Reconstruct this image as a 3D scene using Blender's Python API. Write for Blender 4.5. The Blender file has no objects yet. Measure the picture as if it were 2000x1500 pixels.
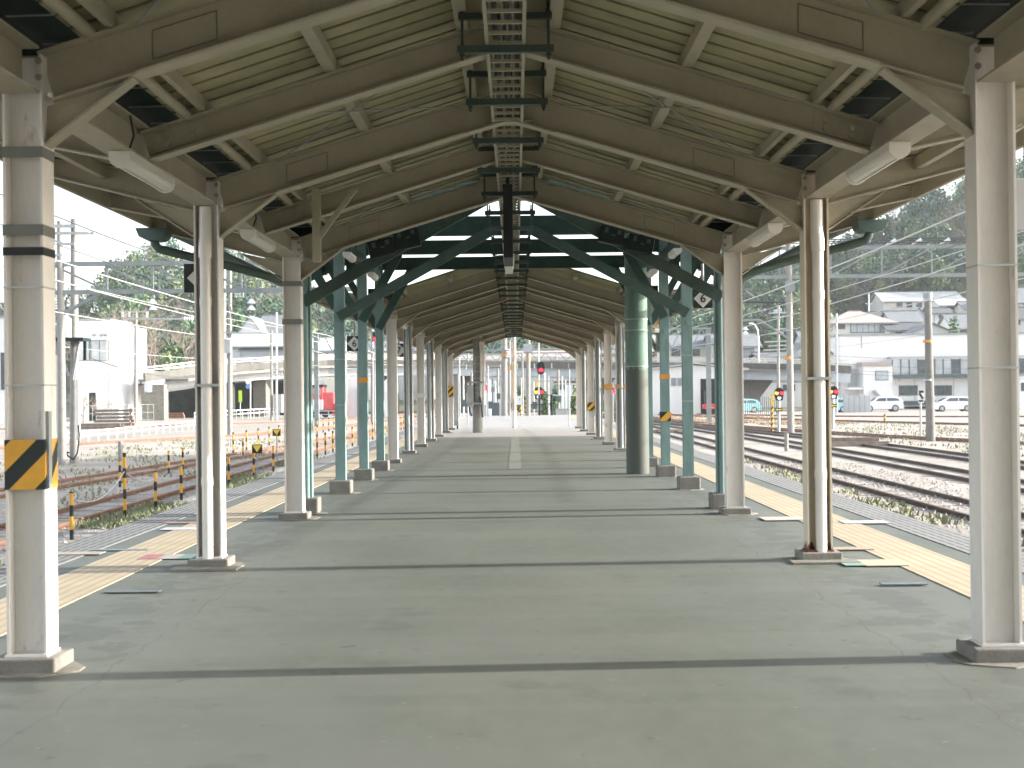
import bpy, math, random
import numpy as np
from mathutils import Vector, Matrix, Euler
random.seed(7); rng = np.random.default_rng(7)
S = bpy.context.scene
C = S.collection
R = math.radians
# ------------------------------------------------------------------ camera
F = 2778.0                                   # focal length in photo pixels (photo 2000 x 1500), a 50 mm lens
CAMLOC = Vector((0.02, 0.0, 1.5))
ROT = (Matrix.Rotation(R(0.124), 3, 'Z') @ Matrix.Rotation(R(90.371), 3, 'X') @ Matrix.Rotation(R(-0.65), 3, 'Z'))
cd = bpy.data.cameras.new('camera'); cam = bpy.data.objects.new('camera', cd); C.objects.link(cam)
cam.matrix_world = Matrix.Translation(CAMLOC) @ ROT.to_4x4()
cd.lens = 50; cd.sensor_width = 36; cd.clip_end = 5000; cd.clip_start = 0.05
cd.dof.use_dof = True; cd.dof.focus_distance = 18.0; cd.dof.aperture_fstop = 4.0
S.camera = cam
def ray(u, v):
    return ROT @ Vector(((u-1000)/F, -(v-750)/F, -1.0))
def P(u, v, Y):                              # the point seen at photo pixel (u, v) at distance Y along the track
    d = ray(u, v); return CAMLOC + d*(Y/d.y)
GZ = -0.93                                   # yard level (platform top is 0)
def G(u, v, z=GZ):                           # the point of a level plane seen at (u, v)
    d = ray(u, v); return CAMLOC + d*((z-CAMLOC.z)/d.z)
# ------------------------------------------------------------------ world, sun
EL, AZ = 20.0, 87.0                          # sun low on the right, square to the track
sd = Vector((math.sin(R(AZ))*math.cos(R(EL)), math.cos(R(AZ))*math.cos(R(EL)), math.sin(R(EL))))
W = bpy.data.worlds.new('World'); S.world = W; W.use_nodes = True
nt = W.node_tree; bg = nt.nodes['Background']
sk = nt.nodes.new('ShaderNodeTexSky'); sk.sky_type = 'NISHITA'; sk.sun_disc = False
sk.sun_elevation = R(EL); sk.sun_rotation = R(AZ); sk.air_density = 1.0; sk.dust_density = 2.2; sk.ozone_density = 0.8
hs = nt.nodes.new('ShaderNodeHueSaturation'); hs.inputs['Saturation'].default_value = 0.5; nt.links.new(sk.outputs[0], hs.inputs['Color']); nt.links.new(hs.outputs[0], bg.inputs[0]); bg.inputs[1].default_value = 0.15
sl = bpy.data.lights.new('sun', 'SUN'); sl.energy = 2.9; sl.angle = R(0.6); sl.color = (1.0, 0.96, 0.90)
so = bpy.data.objects.new('sun', sl); C.objects.link(so); so.rotation_euler = (-sd).to_track_quat('-Z', 'Y').to_euler(); so.location = (60, 0, 40)
S.view_settings.view_transform = 'Standard'; S.view_settings.look = 'None'
S.view_settings.exposure = 1.85; S.view_settings.gamma = 1.0
S.render.engine = 'CYCLES'
S.cycles.max_bounces = 8; S.cycles.diffuse_bounces = 5; S.cycles.glossy_bounces = 3; S.cycles.use_denoising = True
S.cycles.caustics_reflective = False; S.cycles.caustics_refractive = False
# ------------------------------------------------------------------ materials
MATS = {}
def mat(name, col, rough=0.6, var=0.12, scale=3.0, bump=0.0, bscale=40.0, metal=0.0, rust=0.0, rscale=5.0, rcol=(0.22,0.10,0.04), stretch=(1,1,1), spec=0.4, fine=0.0):
    m = bpy.data.materials.new(name); m.use_nodes = True; n = m.node_tree.nodes; l = m.node_tree.links
    b = n['Principled BSDF']; b.inputs['Roughness'].default_value = rough; b.inputs['Metallic'].default_value = metal
    b.inputs['Specular IOR Level'].default_value = spec
    g = n.new('ShaderNodeNewGeometry'); mp = n.new('ShaderNodeMapping'); mp.inputs['Scale'].default_value = stretch
    l.new(g.outputs['Position'], mp.inputs['Vector']); pos = mp.outputs['Vector']
    t = n.new('ShaderNodeTexNoise'); t.inputs['Scale'].default_value = scale; t.inputs['Detail'].default_value = 6; t.inputs['Roughness'].default_value = 0.65
    l.new(pos, t.inputs['Vector'])
    r = n.new('ShaderNodeValToRGB'); r.color_ramp.elements[0].position = 0.3; r.color_ramp.elements[1].position = 0.7
    r.color_ramp.elements[0].color = tuple(c*(1-var) for c in col)+(1,); r.color_ramp.elements[1].color = tuple(min(1, c*(1+var)) for c in col)+(1,)
    l.new(t.outputs['Fac'], r.inputs['Fac']); out = r.outputs['Color']
    if fine:
        t2 = n.new('ShaderNodeTexNoise'); t2.inputs['Scale'].default_value = scale*18; t2.inputs['Detail'].default_value = 3; l.new(pos, t2.inputs['Vector'])
        r2 = n.new('ShaderNodeValToRGB'); r2.color_ramp.elements[0].position = 0.3; r2.color_ramp.elements[1].position = 0.7
        r2.color_ramp.elements[0].color = (1-fine,)*3+(1,); r2.color_ramp.elements[1].color = (1+fine,)*3+(1,)
        l.new(t2.outputs['Fac'], r2.inputs['Fac'])
        mx = n.new('ShaderNodeMix'); mx.data_type = 'RGBA'; mx.blend_type = 'MULTIPLY'; mx.inputs[0].default_value = 1
        l.new(out, mx.inputs[6]); l.new(r2.outputs['Color'], mx.inputs[7]); out = mx.outputs[2]
    if rust:
        t3 = n.new('ShaderNodeTexNoise'); t3.inputs['Scale'].default_value = rscale; t3.inputs['Detail'].default_value = 8; t3.inputs['Roughness'].default_value = 0.7; l.new(pos, t3.inputs['Vector'])
        r3 = n.new('ShaderNodeValToRGB'); r3.color_ramp.elements[0].position = 0.72-rust*0.25; r3.color_ramp.elements[1].position = 0.80-rust*0.2
        l.new(t3.outputs['Fac'], r3.inputs['Fac'])
        mx = n.new('ShaderNodeMix'); mx.data_type = 'RGBA'; l.new(r3.outputs['Color'], mx.inputs[0]); l.new(out, mx.inputs[6]); mx.inputs[7].default_value = rcol+(1,); out = mx.outputs[2]
    l.new(out, b.inputs['Base Color'])
    if bump:
        tb = n.new('ShaderNodeTexNoise'); tb.inputs['Scale'].default_value = bscale; tb.inputs['Detail'].default_value = 4; l.new(g.outputs['Position'], tb.inputs['Vector'])
        bp = n.new('ShaderNodeBump'); bp.inputs['Strength'].default_value = bump; bp.inputs['Distance'].default_value = 0.02; l.new(tb.outputs['Fac'], bp.inputs['Height']); l.new(bp.outputs['Normal'], b.inputs['Normal'])
    MATS[name] = m; return m
def emit(name, col, s):
    m = bpy.data.materials.new(name); m.use_nodes = True; b = m.node_tree.nodes['Principled BSDF']
    b.inputs['Base Color'].default_value = col+(1,); b.inputs['Emission Color'].default_value = col+(1,); b.inputs['Emission Strength'].default_value = s
    MATS[name] = m; return m
def pos_nodes(m):
    n = m.node_tree.nodes; l = m.node_tree.links; g = n.new('ShaderNodeNewGeometry'); s = n.new('ShaderNodeSeparateXYZ'); l.new(g.outputs['Position'], s.inputs[0]); return n, l, s
def mth(n, l, op, a, b=None):
    x = n.new('ShaderNodeMath'); x.operation = op
    for i, q in enumerate((a, b)):
        if q is None: continue
        if isinstance(q, (int, float)): x.inputs[i].default_value = q
        else: l.new(q, x.inputs[i])
    return x.outputs[0]
def mixover(m, fac, col):                    # lay a colour over the base colour where fac is 1
    n = m.node_tree.nodes; l = m.node_tree.links; b = n['Principled BSDF']; src = b.inputs['Base Color'].links[0].from_socket
    mx = n.new('ShaderNodeMix'); mx.data_type = 'RGBA'; l.new(fac, mx.inputs[0]); l.new(src, mx.inputs[6]); mx.inputs[7].default_value = col+(1,); l.new(mx.outputs[2], b.inputs['Base Color'])

paint = mat('beige_paint', (0.39,0.358,0.272), 0.5, 0.11, 2.0, 0.06, 30, rust=0.12, rscale=4, rcol=(0.24,0.215,0.15), fine=0.04)
colpaint = mat('column_paint', (0.75,0.72,0.685), 0.5, 0.08, 2.5, 0.05, 30, rust=0.36, rscale=6, rcol=(0.42,0.30,0.17), stretch=(1,1,0.35), fine=0.03)
rustpaint = mat('rusty_cream_paint', (0.70,0.62,0.50), 0.6, 0.1, 2.5, 0.05, 30, rust=0.28, rscale=4, rcol=(0.50,0.37,0.22), stretch=(1.5,1.5,0.25), fine=0.04)
deckm = mat('olive_roof_sheet', (0.345,0.318,0.192), 0.6, 0.28, 1.2, fine=0.05)
dark = mat('dark_green_metal', (0.008,0.024,0.02), 0.6, 0.3)
black = mat('black_paint', (0.012,0.016,0.016), 0.5, 0.2)
galv = mat('galvanised_steel', (0.42,0.44,0.44), 0.45, 0.15, 6, metal=0.4)
greyst = mat('grey_steel', (0.30,0.32,0.33), 0.5, 0.15, 6)
traym = mat('cream_ladder_steel', (0.36,0.345,0.25), 0.5, 0.12)
channel = mat('dark_green_channel', (0.05,0.075,0.065), 0.55, 0.25)
cablem = mat('black_grey_cable', (0.03,0.035,0.03), 0.6, 0.5, 20)
cablep = mat('pale_cable', (0.26,0.25,0.20), 0.6, 0.3, 20)
pvc = mat('white_pvc_pipe', (0.78,0.75,0.71), 0.35, 0.05, 3, rust=0.1, rcol=(0.5,0.42,0.3))
pvcg = mat('grey_pvc_pipe', (0.33,0.37,0.38), 0.35, 0.12, 3)
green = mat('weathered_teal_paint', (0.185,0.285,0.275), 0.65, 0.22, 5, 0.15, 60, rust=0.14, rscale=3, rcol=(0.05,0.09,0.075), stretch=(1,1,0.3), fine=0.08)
greenb = mat('overhead_shade_teal_paint', (0.030,0.070,0.058), 0.65, 0.25, 5, 0.15, 60, rust=0.14, rscale=3, rcol=(0.03,0.05,0.04), fine=0.08)  # the posts' teal paint with the overhead shade put into the colour
greenl = mat('peeling_shade_teal_paint', (0.052,0.088,0.074), 0.7, 0.25, 5, 0.15, 60, rust=0.36, rscale=7, rcol=(0.20,0.17,0.09), fine=0.1)  # teal darkened to paint in the roof shade; the brown peeling patches are real
greend = mat('shade_dark_boards', (0.02,0.035,0.03), 0.8, 0.3, 5, 0.2, 50)  # boards darkened further, the shade under the roof painted in
conc = mat('concrete', (0.20,0.192,0.172), 0.85, 0.2, 5, 0.25, 60, rust=0.2, rcol=(0.18,0.17,0.15), fine=0.1)
darkw = mat('underpass_shade_wall_paint', (0.05,0.058,0.05), 0.9, 0.3, 1)  # wall colour taken near black to stand in for the shade under the overpass
weldm = mat('weld_line_paint', (0.20,0.18,0.13), 0.6, 0.1)
pipeg = mat('dull_green_pipe_paint', (0.075,0.115,0.10), 0.6, 0.2, 4, rust=0.2, rcol=(0.12,0.10,0.07))
parap = mat('weathered_parapet', (0.13,0.125,0.11), 0.9, 0.3, 0.6, rust=0.4, rcol=(0.07,0.07,0.06), stretch=(1,1,0.3))
concd = mat('dirty_concrete', (0.22,0.21,0.18), 0.85, 0.3, 5, 0.3, 60, fine=0.12)
polec = mat('pole_concrete', (0.29,0.28,0.26), 0.8, 0.12, 3, fine=0.06)
white = mat('white_wall', (0.74,0.745,0.74), 0.7, 0.06, 0.5, rust=0.3, rscale=1.2, rcol=(0.62,0.61,0.58), stretch=(1,1,0.12), fine=0.03)
greywall = mat('grey_wall', (0.50,0.51,0.52), 0.7, 0.06, 0.5)
creamw = mat('cream_wall', (0.66,0.61,0.54), 0.7, 0.06, 0.5)
tile = mat('grey_roof_tile', (0.20,0.213,0.222), 0.85, 0.2, 1.0, 0.3, 6, stretch=(1,4,4))
tiled = mat('dark_roof_tile', (0.115,0.123,0.128), 0.85, 0.2, 1.0, 0.3, 6, stretch=(1,4,4))
pinkroof = mat('brown_pink_roof', (0.42,0.34,0.31), 0.6, 0.1, 1)
gant = mat('weathered_gantry_steel', (0.24,0.265,0.265), 0.55, 0.15, 3)
strapm = mat('grey_green_strap', (0.17,0.18,0.16), 0.6, 0.15)
tinroof = mat('pale_tin_roof', (0.42,0.435,0.44), 0.7, 0.1, 1)
glass = mat('window_glass', (0.08,0.10,0.11), 0.12, 0.4, 0.6, spec=0.6)
glassp = mat('pale_blinds_glass', (0.42,0.45,0.47), 0.2, 0.25, 0.7)
framed = mat('dark_window_frame', (0.08,0.11,0.12), 0.5, 0.1)
rail = mat('rail_side_rust', (0.22,0.125,0.085), 0.7, 0.3, 4)
raild = mat('rail_dark_rust', (0.10,0.078,0.065), 0.6, 0.3, 4)
sleeper = mat('sleeper_wood', (0.24,0.195,0.165), 0.9, 0.35, 3, 0.3, 30)
wood = mat('weathered_timber', (0.20,0.165,0.14), 0.9, 0.35, 3, 0.3, 30)
yellow = mat('yellow_paint', (0.78,0.47,0.06), 0.5, 0.08)
yelpale = mat('signal_yellow', (0.85,0.60,0.05), 0.5, 0.05)
orange = mat('orange_tape', (0.66,0.30,0.06), 0.6, 0.15)
redp = mat('red_paint', (0.60,0.06,0.05), 0.45, 0.1)
pinkred = mat('faded_red_paint', (0.68,0.12,0.12), 0.5, 0.1)
whitep = mat('white_paint', (0.80,0.80,0.79), 0.4, 0.03)
signw = mat('sign_white', (0.62,0.61,0.56), 0.5, 0.05)
carw = mat('white_car_paint', (0.78,0.79,0.80), 0.2, 0.02, spec=0.6)
cart = mat('turquoise_car_paint', (0.30,0.60,0.66), 0.2, 0.02, spec=0.6)
carg = mat('silver_car_paint', (0.45,0.48,0.50), 0.25, 0.02, metal=0.3)
rubber = mat('tyre_rubber', (0.03,0.03,0.03), 0.8, 0.2)
lampw = mat('lamp_plastic', (0.74,0.72,0.66), 0.35, 0.04)
bark = mat('bare_bark', (0.30,0.24,0.20), 0.9, 0.2, 3)
barkd = mat('trunk_bark', (0.13,0.10,0.08), 0.9, 0.2, 3)
lf1 = mat('evergreen_leaf', (0.048,0.112,0.070), 0.7, 0.35, 0.15)
lf2 = mat('mid_green_leaf', (0.088,0.165,0.075), 0.7, 0.35, 0.15)
lf3 = mat('olive_leaf', (0.150,0.195,0.085), 0.7, 0.3, 0.15)
twig = mat('grey_twigs', (0.25,0.215,0.195), 0.9, 0.25, 0.4)
dry = mat('dry_grass', (0.38,0.28,0.19), 0.9, 0.3, 2)
grassm = mat('short_grass', (0.22,0.235,0.13), 0.8, 0.35, 2)
stone = mat('ballast_stone', (0.36,0.33,0.30), 0.9, 0.4, 9)
wirem = mat('bright_copper_wire', (0.50,0.50,0.46), 0.4, 0.1, metal=0.3)
wired = mat('dark_wire', (0.06,0.065,0.07), 0.6, 0.1)
porc = mat('white_porcelain', (0.78,0.78,0.78), 0.25, 0.03)
redl = emit('red_signal_light', (1.0,0.02,0.04), 1.3); yell = emit('amber_signal_light', (1.0,0.50,0.05), 0.9); whl = emit('white_signal_lens', (0.9,0.9,0.85), 0.3)
# striped hazard materials (pattern fixed to the object's own surface)
def hazard(name, period, vert=False):
    m = mat(name, (0.70,0.36,0.04), 0.5, 0.12, 6); n, l, s = pos_nodes(m)
    tc = n.new('ShaderNodeTexCoord'); s2 = n.new('ShaderNodeSeparateXYZ'); l.new(tc.outputs['Object'], s2.inputs[0])
    v = s2.outputs[2] if vert else mth(n, l, 'SUBTRACT', mth(n, l, 'ADD', s2.outputs[0], s2.outputs[1]), s2.outputs[2])
    f = mth(n, l, 'FRACT', mth(n, l, 'ADD', mth(n, l, 'DIVIDE', v, period), 10.05)); mixover(m, mth(n, l, 'LESS_THAN', f, 0.46), (0.012,0.022,0.02)); return m
hz = hazard('hazard_stripe', 0.26); hzp = hazard('hazard_post_rings', 0.42, True); hzs = hazard('hazard_fine_stripe', 0.3)
# floor: grey-green asphalt with cracks, patches
floor = mat('platform_asphalt', (0.113,0.124,0.103), 0.62, 0.18, 0.5, 0.12, 120, rust=0.10, rscale=2.2, rcol=(0.090,0.098,0.085), fine=0.06, stretch=(1,0.5,1), spec=0.45)
n, l, s = pos_nodes(floor)
wob = n.new('ShaderNodeTexNoise'); wob.inputs['Scale'].default_value = 2.3; wob.inputs['Detail'].default_value = 6; g0 = n.new('ShaderNodeNewGeometry'); l.new(g0.outputs['Position'], wob.inputs['Vector'])
ax = mth(n, l, 'ABSOLUTE', s.outputs[0])
dd = mth(n, l, 'ABSOLUTE', mth(n, l, 'ADD', mth(n, l, 'SUBTRACT', ax, 2.22), mth(n, l, 'MULTIPLY', mth(n, l, 'SUBTRACT', wob.outputs['Fac'], 0.5), 0.22)))
mixover(floor, mth(n, l, 'MULTIPLY', mth(n, l, 'LESS_THAN', dd, 0.007), 0.45), (0.06,0.06,0.055))
# long transverse patching bands
bandn = n.new('ShaderNodeTexNoise'); bandn.noise_dimensions = '1D'; bandn.inputs['Scale'].default_value = 0.9; l.new(s.outputs[1], bandn.inputs['W'])
rb = n.new('ShaderNodeValToRGB'); rb.color_ramp.elements[0].position = 0.52; rb.color_ramp.elements[1].position = 0.56; l.new(bandn.outputs['Fac'], rb.inputs['Fac'])
mixover(floor, mth(n, l, 'MULTIPLY', rb.outputs['Color'], 0.10), (0.22,0.23,0.20))
def blot(m, sc, lo, hi, col, amt, off=0.0, det=3):
    n, l, s = pos_nodes(m); g = n.new('ShaderNodeNewGeometry'); mp = n.new('ShaderNodeMapping'); mp.inputs['Location'].default_value = (off,off*0.7,0); l.new(g.outputs['Position'], mp.inputs[0])
    t = n.new('ShaderNodeTexNoise'); t.inputs['Scale'].default_value = sc; t.inputs['Detail'].default_value = det; t.inputs['Roughness'].default_value = 0.6; l.new(mp.outputs[0], t.inputs['Vector'])
    r = n.new('ShaderNodeValToRGB'); r.color_ramp.elements[0].position = lo; r.color_ramp.elements[1].position = hi; l.new(t.outputs['Fac'], r.inputs['Fac']); mixover(m, mth(n, l, 'MULTIPLY', r.outputs['Color'], amt), col)
blot(floor, 0.33, 0.50, 0.62, (0.135,0.145,0.128), 0.6, 5.3, 5)      # worn pale walking areas
blot(floor, 1.4, 0.60, 0.68, (0.078,0.086,0.075), 0.6, 11.7, 6)     # damp dark blotches
blot(floor, 5.0, 0.69, 0.72, (0.06,0.066,0.058), 0.65, 3.1, 2)      # oil and gum spots
blot(floor, 16.0, 0.71, 0.73, (0.22,0.23,0.21), 0.35, 8.9, 1)        # pale specks
n, l, s = pos_nodes(floor); ng = n.new('ShaderNodeNewGeometry'); gn = n.new('ShaderNodeTexNoise'); gn.inputs['Scale'].default_value = 3.2; gn.inputs['Detail'].default_value = 7; l.new(ng.outputs['Position'], gn.inputs['Vector'])
ax = mth(n, l, 'ABSOLUTE', mth(n, l, 'SUBTRACT', mth(n, l, 'ABSOLUTE', s.outputs[0]), 2.7)); mixover(floor, mth(n, l, 'MULTIPLY', mth(n, l, 'LESS_THAN', ax, mth(n, l, 'MULTIPLY', mth(n, l, 'SUBTRACT', gn.outputs['Fac'], 0.42), 1.9)), 0.4), (0.068,0.072,0.062))   # grime along the column line
floorc = mat('pale_platform_concrete', (0.31,0.30,0.285), 0.8, 0.1, 1.0, 0.1, 80, fine=0.06)
strip = mat('pale_floor_strip', (0.165,0.173,0.155), 0.7, 0.08, 1.0)
tact = mat('yellow_tactile_tile', (0.43,0.365,0.26), 0.6, 0.14, 1.5, fine=0.08)
n, l, s = pos_nodes(tact)
f1 = mth(n, l, 'FRACT', mth(n, l, 'DIVIDE', s.outputs[0], 0.0967)); mixover(tact, mth(n, l, 'MULTIPLY', mth(n, l, 'LESS_THAN', f1, 0.34), 0.8), (0.36,0.26,0.135))
f2 = mth(n, l, 'FRACT', mth(n, l, 'DIVIDE', s.outputs[1], 0.3)); mixover(tact, mth(n, l, 'MULTIPLY', mth(n, l, 'LESS_THAN', f2, 0.04), 0.5), (0.45,0.36,0.2))
grate = mat('grooved_edge_paving', (0.24,0.24,0.235), 0.75, 0.12, 1.5, fine=0.06)
n, l, s = pos_nodes(grate)
f1 = mth(n, l, 'FRACT', mth(n, l, 'DIVIDE', s.outputs[0], 0.085)); f2 = mth(n, l, 'FRACT', mth(n, l, 'DIVIDE', s.outputs[1], 0.30))
mixover(grate, mth(n, l, 'MULTIPLY', mth(n, l, 'LESS_THAN', f1, 0.38), mth(n, l, 'GREATER_THAN', f2, 0.14)), (0.10,0.105,0.10))
# yard ground: pale sandy ballast with green and grey patches
groundm = mat('yard_gravel', (0.345,0.308,0.272), 0.95, 0.22, 0.35, 0.5, 25, fine=0.22)
n, l, s = pos_nodes(groundm); gg = n.new('ShaderNodeNewGeometry'); tn = n.new('ShaderNodeTexNoise'); tn.inputs['Scale'].default_value = 0.22; tn.inputs['Detail'].default_value = 9; tn.inputs['Roughness'].default_value = 0.7
l.new(gg.outputs['Position'], tn.inputs['Vector']); rr = n.new('ShaderNodeValToRGB'); rr.color_ramp.elements[0].position = 0.54; rr.color_ramp.elements[1].position = 0.66; l.new(tn.outputs['Fac'], rr.inputs['Fac'])
mixover(groundm, mth(n, l, 'MULTIPLY', rr.outputs['Color'], 0.6), (0.27,0.28,0.17))
tn2 = n.new('ShaderNodeTexNoise'); tn2.inputs['Scale'].default_value = 0.5; tn2.inputs['Detail'].default_value = 8; mp2 = n.new('ShaderNodeMapping'); mp2.inputs['Location'].default_value = (31,7,3); l.new(gg.outputs['Position'], mp2.inputs[0]); l.new(mp2.outputs[0], tn2.inputs['Vector'])
rr2 = n.new('ShaderNodeValToRGB'); rr2.color_ramp.elements[0].position = 0.55; rr2.color_ramp.elements[1].position = 0.7; l.new(tn2.outputs['Fac'], rr2.inputs['Fac'])
mixover(groundm, mth(n, l, 'MULTIPLY', rr2.outputs['Color'], 0.5), (0.25,0.22,0.19))
hillm = mat('hill_earth', (0.09,0.10,0.06), 0.95, 0.4, 0.08, fine=0.2)
# ------------------------------------------------------------------ mesh helpers
class MB:
    def __init__(s): s.v = []; s.f = []; s.m = []; s.mats = []; s.sm = []; s.cur = 0
    def use(s, m):
        if m not in s.mats: s.mats.append(m)
        s.cur = s.mats.index(m); return s
    def add(s, vs, fs, smooth=False):
        o = len(s.v); s.v += [tuple(p) for p in vs]
        for f in fs: s.f.append(tuple(i+o for i in f)); s.m.append(s.cur); s.sm.append(smooth)
        return s
    def box(s, c, d):
        x, y, z = c; a, b, e = d[0]/2, d[1]/2, d[2]/2
        return s.add([(x+i*a, y+j*b, z+k*e) for k in (-1,1) for j in (-1,1) for i in (-1,1)], [(0,2,3,1),(4,5,7,6),(0,1,5,4),(2,6,7,3),(0,4,6,2),(1,3,7,5)])
    def span(s, lo, hi): return s.box([(lo[i]+hi[i])/2 for i in range(3)], [abs(hi[i]-lo[i]) for i in range(3)])
    def bar(s, a, b, w, h, up=(0,0,1), off=(0,0)):        # rectangular bar from a to b, w sideways, h along up
        a = Vector(a); b = Vector(b); t = (b-a).normalized(); up = Vector(up)
        sd_ = t.cross(up)
        if sd_.length < 1e-4: sd_ = t.cross(Vector((0,1,0)))
        sd_.normalize(); u = sd_.cross(t).normalized(); q = []
        for p in (a, b):
            for (i, j) in ((-1,-1),(1,-1),(1,1),(-1,1)): q.append(p+sd_*(i*w/2+off[0])+u*(j*h/2+off[1]))
        return s.add(q, [(0,1,2,3),(7,6,5,4),(0,4,5,1),(1,5,6,2),(2,6,7,3),(3,7,4,0)])
    def ibeam(s, a, b, d, w, tf=0.014, tw=0.010, up=(0,0,1)):  # a-b is the centre line
        s.bar(a, b, w, tf, up, (0, d/2-tf/2)); s.bar(a, b, w, tf, up, (0, -d/2+tf/2)); return s.bar(a, b, tw, d-2*tf-0.002, up)
    def tube(s, pts, r, n=8, caps=True):
        pts = [Vector(p) for p in pts]; rs = r if isinstance(r, (list, tuple)) else [r]*len(pts); rings = []; ref = None
        for i, p in enumerate(pts):
            t = (pts[min(i+1, len(pts)-1)]-pts[max(i-1, 0)]).normalized()
            if ref is None: ref = t.orthogonal().normalized()
            ref = (ref-t*ref.dot(t)).normalized(); bn = t.cross(ref)
            rings.append([p+(ref*math.cos(2*math.pi*k/n)+bn*math.sin(2*math.pi*k/n))*rs[i] for k in range(n)])
        fs = [(i*n+k, i*n+(k+1)%n, (i+1)*n+(k+1)%n, (i+1)*n+k) for i in range(len(pts)-1) for k in range(n)]
        s.add([q for r_ in rings for q in r_], fs, True)
        if caps: s.add(rings[0], [tuple(range(n))[::-1]]); s.add(rings[-1], [tuple(range(n))])
        return s
    def prism(s, poly, y0, y1, axis='y'):                  # polygon in xz extruded along y (or yz along x, xy along z)
        k = len(poly)
        def q(a, b, t): return {'y': (a, t, b), 'x': (t, a, b), 'z': (a, b, t)}[axis]
        s.add([q(a, b, y0) for a, b in poly]+[q(a, b, y1) for a, b in poly], [tuple(range(k)), tuple(range(2*k-1, k-1, -1))]+[(i, i+k, (i+1)%k+k, (i+1)%k) for i in range(k)])
        return s
    def disc(s, c, r, nrm=(0,-1,0), n=16, th=0.02):
        c = Vector(c); nn = Vector(nrm).normalized(); return s.tube([c, c+nn*th], r, n)
    def build(s, name, parent=None, m=None, loc=(0,0,0), bevel=0.0):
        me = bpy.data.meshes.new(name); me.from_pydata(s.v, [], s.f)
        for q in (s.mats if s.mats else [m]): me.materials.append(q)
        if s.mats: me.polygons.foreach_set('material_index', s.m)
        me.polygons.foreach_set('use_smooth', s.sm)
        o = bpy.data.objects.new(name, me); C.objects.link(o); o.location = loc
        if parent: o.parent = parent
        if bevel:
            bv = o.modifiers.new('edge', 'BEVEL'); bv.width = bevel; bv.segments = 2; bv.limit_method = 'ANGLE'
        me.update(); return o
def M(m): return MB().use(m)
def thing(name, label, cat, loc=(0,0,0), group=None):
    o = bpy.data.objects.new(name, None); C.objects.link(o); o.location = loc; o.empty_display_size = 0.2
    o['label'] = label; o['category'] = cat
    if group: o['group'] = group
    return o
def tag(o, label, cat, group=None, kind=None):
    o['label'] = label; o['category'] = cat
    if group: o['group'] = group
    if kind: o['kind'] = kind
    return o
def struct(o): o['kind'] = 'structure'; return o
def dup(o, loc, label=None, rz=None):
    r = o.copy(); C.objects.link(r); r.location = loc
    if rz is not None: r.rotation_euler = (0,0,rz)
    if label: r['label'] = label
    for ch in o.children:
        c = ch.copy(); C.objects.link(c); c.parent = r
        for g in ch.children:
            d = g.copy(); C.objects.link(d); d.parent = c
    return r
def sub(lst, off): return [Vector(p)-Vector(off) for p in lst]

# hazebox: far things fade a little
hm_ = bpy.data.materials.new('haze'); hm_.use_nodes = True; hn = hm_.node_tree.nodes; hn.remove(hn['Principled BSDF']); pv = hn.new('ShaderNodeVolumePrincipled')
pv.inputs['Color'].default_value = (0.93,0.96,1.0,1); pv.inputs['Density'].default_value = 0.0002; pv.inputs['Anisotropy'].default_value = 0.2
hm_.node_tree.links.new(pv.outputs[0], hn['Material Output'].inputs['Volume'])
hz_ = MB().use(hm_).span((-1600,-260,-2.2),(1600,2600,78)).build('haze'); hz_['kind'] = 'stuff'; hz_['label'] = 'thin pale air haze over the whole valley'
# rust gathered at the foot of rusty posts
n, l, s = pos_nodes(rustpaint); tn = n.new('ShaderNodeTexNoise'); tn.inputs['Scale'].default_value = 9; tn.inputs['Detail'].default_value = 6
mixover(rustpaint, mth(n, l, 'LESS_THAN', mth(n, l, 'ADD', s.outputs[2], mth(n, l, 'MULTIPLY', tn.outputs['Fac'], 0.35)), 0.32), (0.16,0.06,0.03))
# ================================================================== platform
PE = 4.6
b = M(floor); b.span((-PE,-32,-0.16),(PE,49,0)); b.use(floorc).span((-PE,49,-0.16),(PE,96,0))
b.use(concd).span((-PE+0.12,-32,GZ-0.2),(PE-0.12,96,-0.163)); struct(b.build('platform'))
for s_ in (-1,1):
    struct(M(tact).span((s_*3.25,-32,0.0),(s_*3.83,92,0.008)).build('tactile_paving'))
    struct(M(grate).span((s_*4.10,-32,0.0),(s_*4.595,92,0.006)).build('platform_edge_paving'))
struct(M(strip).span((-0.13,28,0),(0.13,48.9,0.004)).build('floor_strip'))
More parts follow.
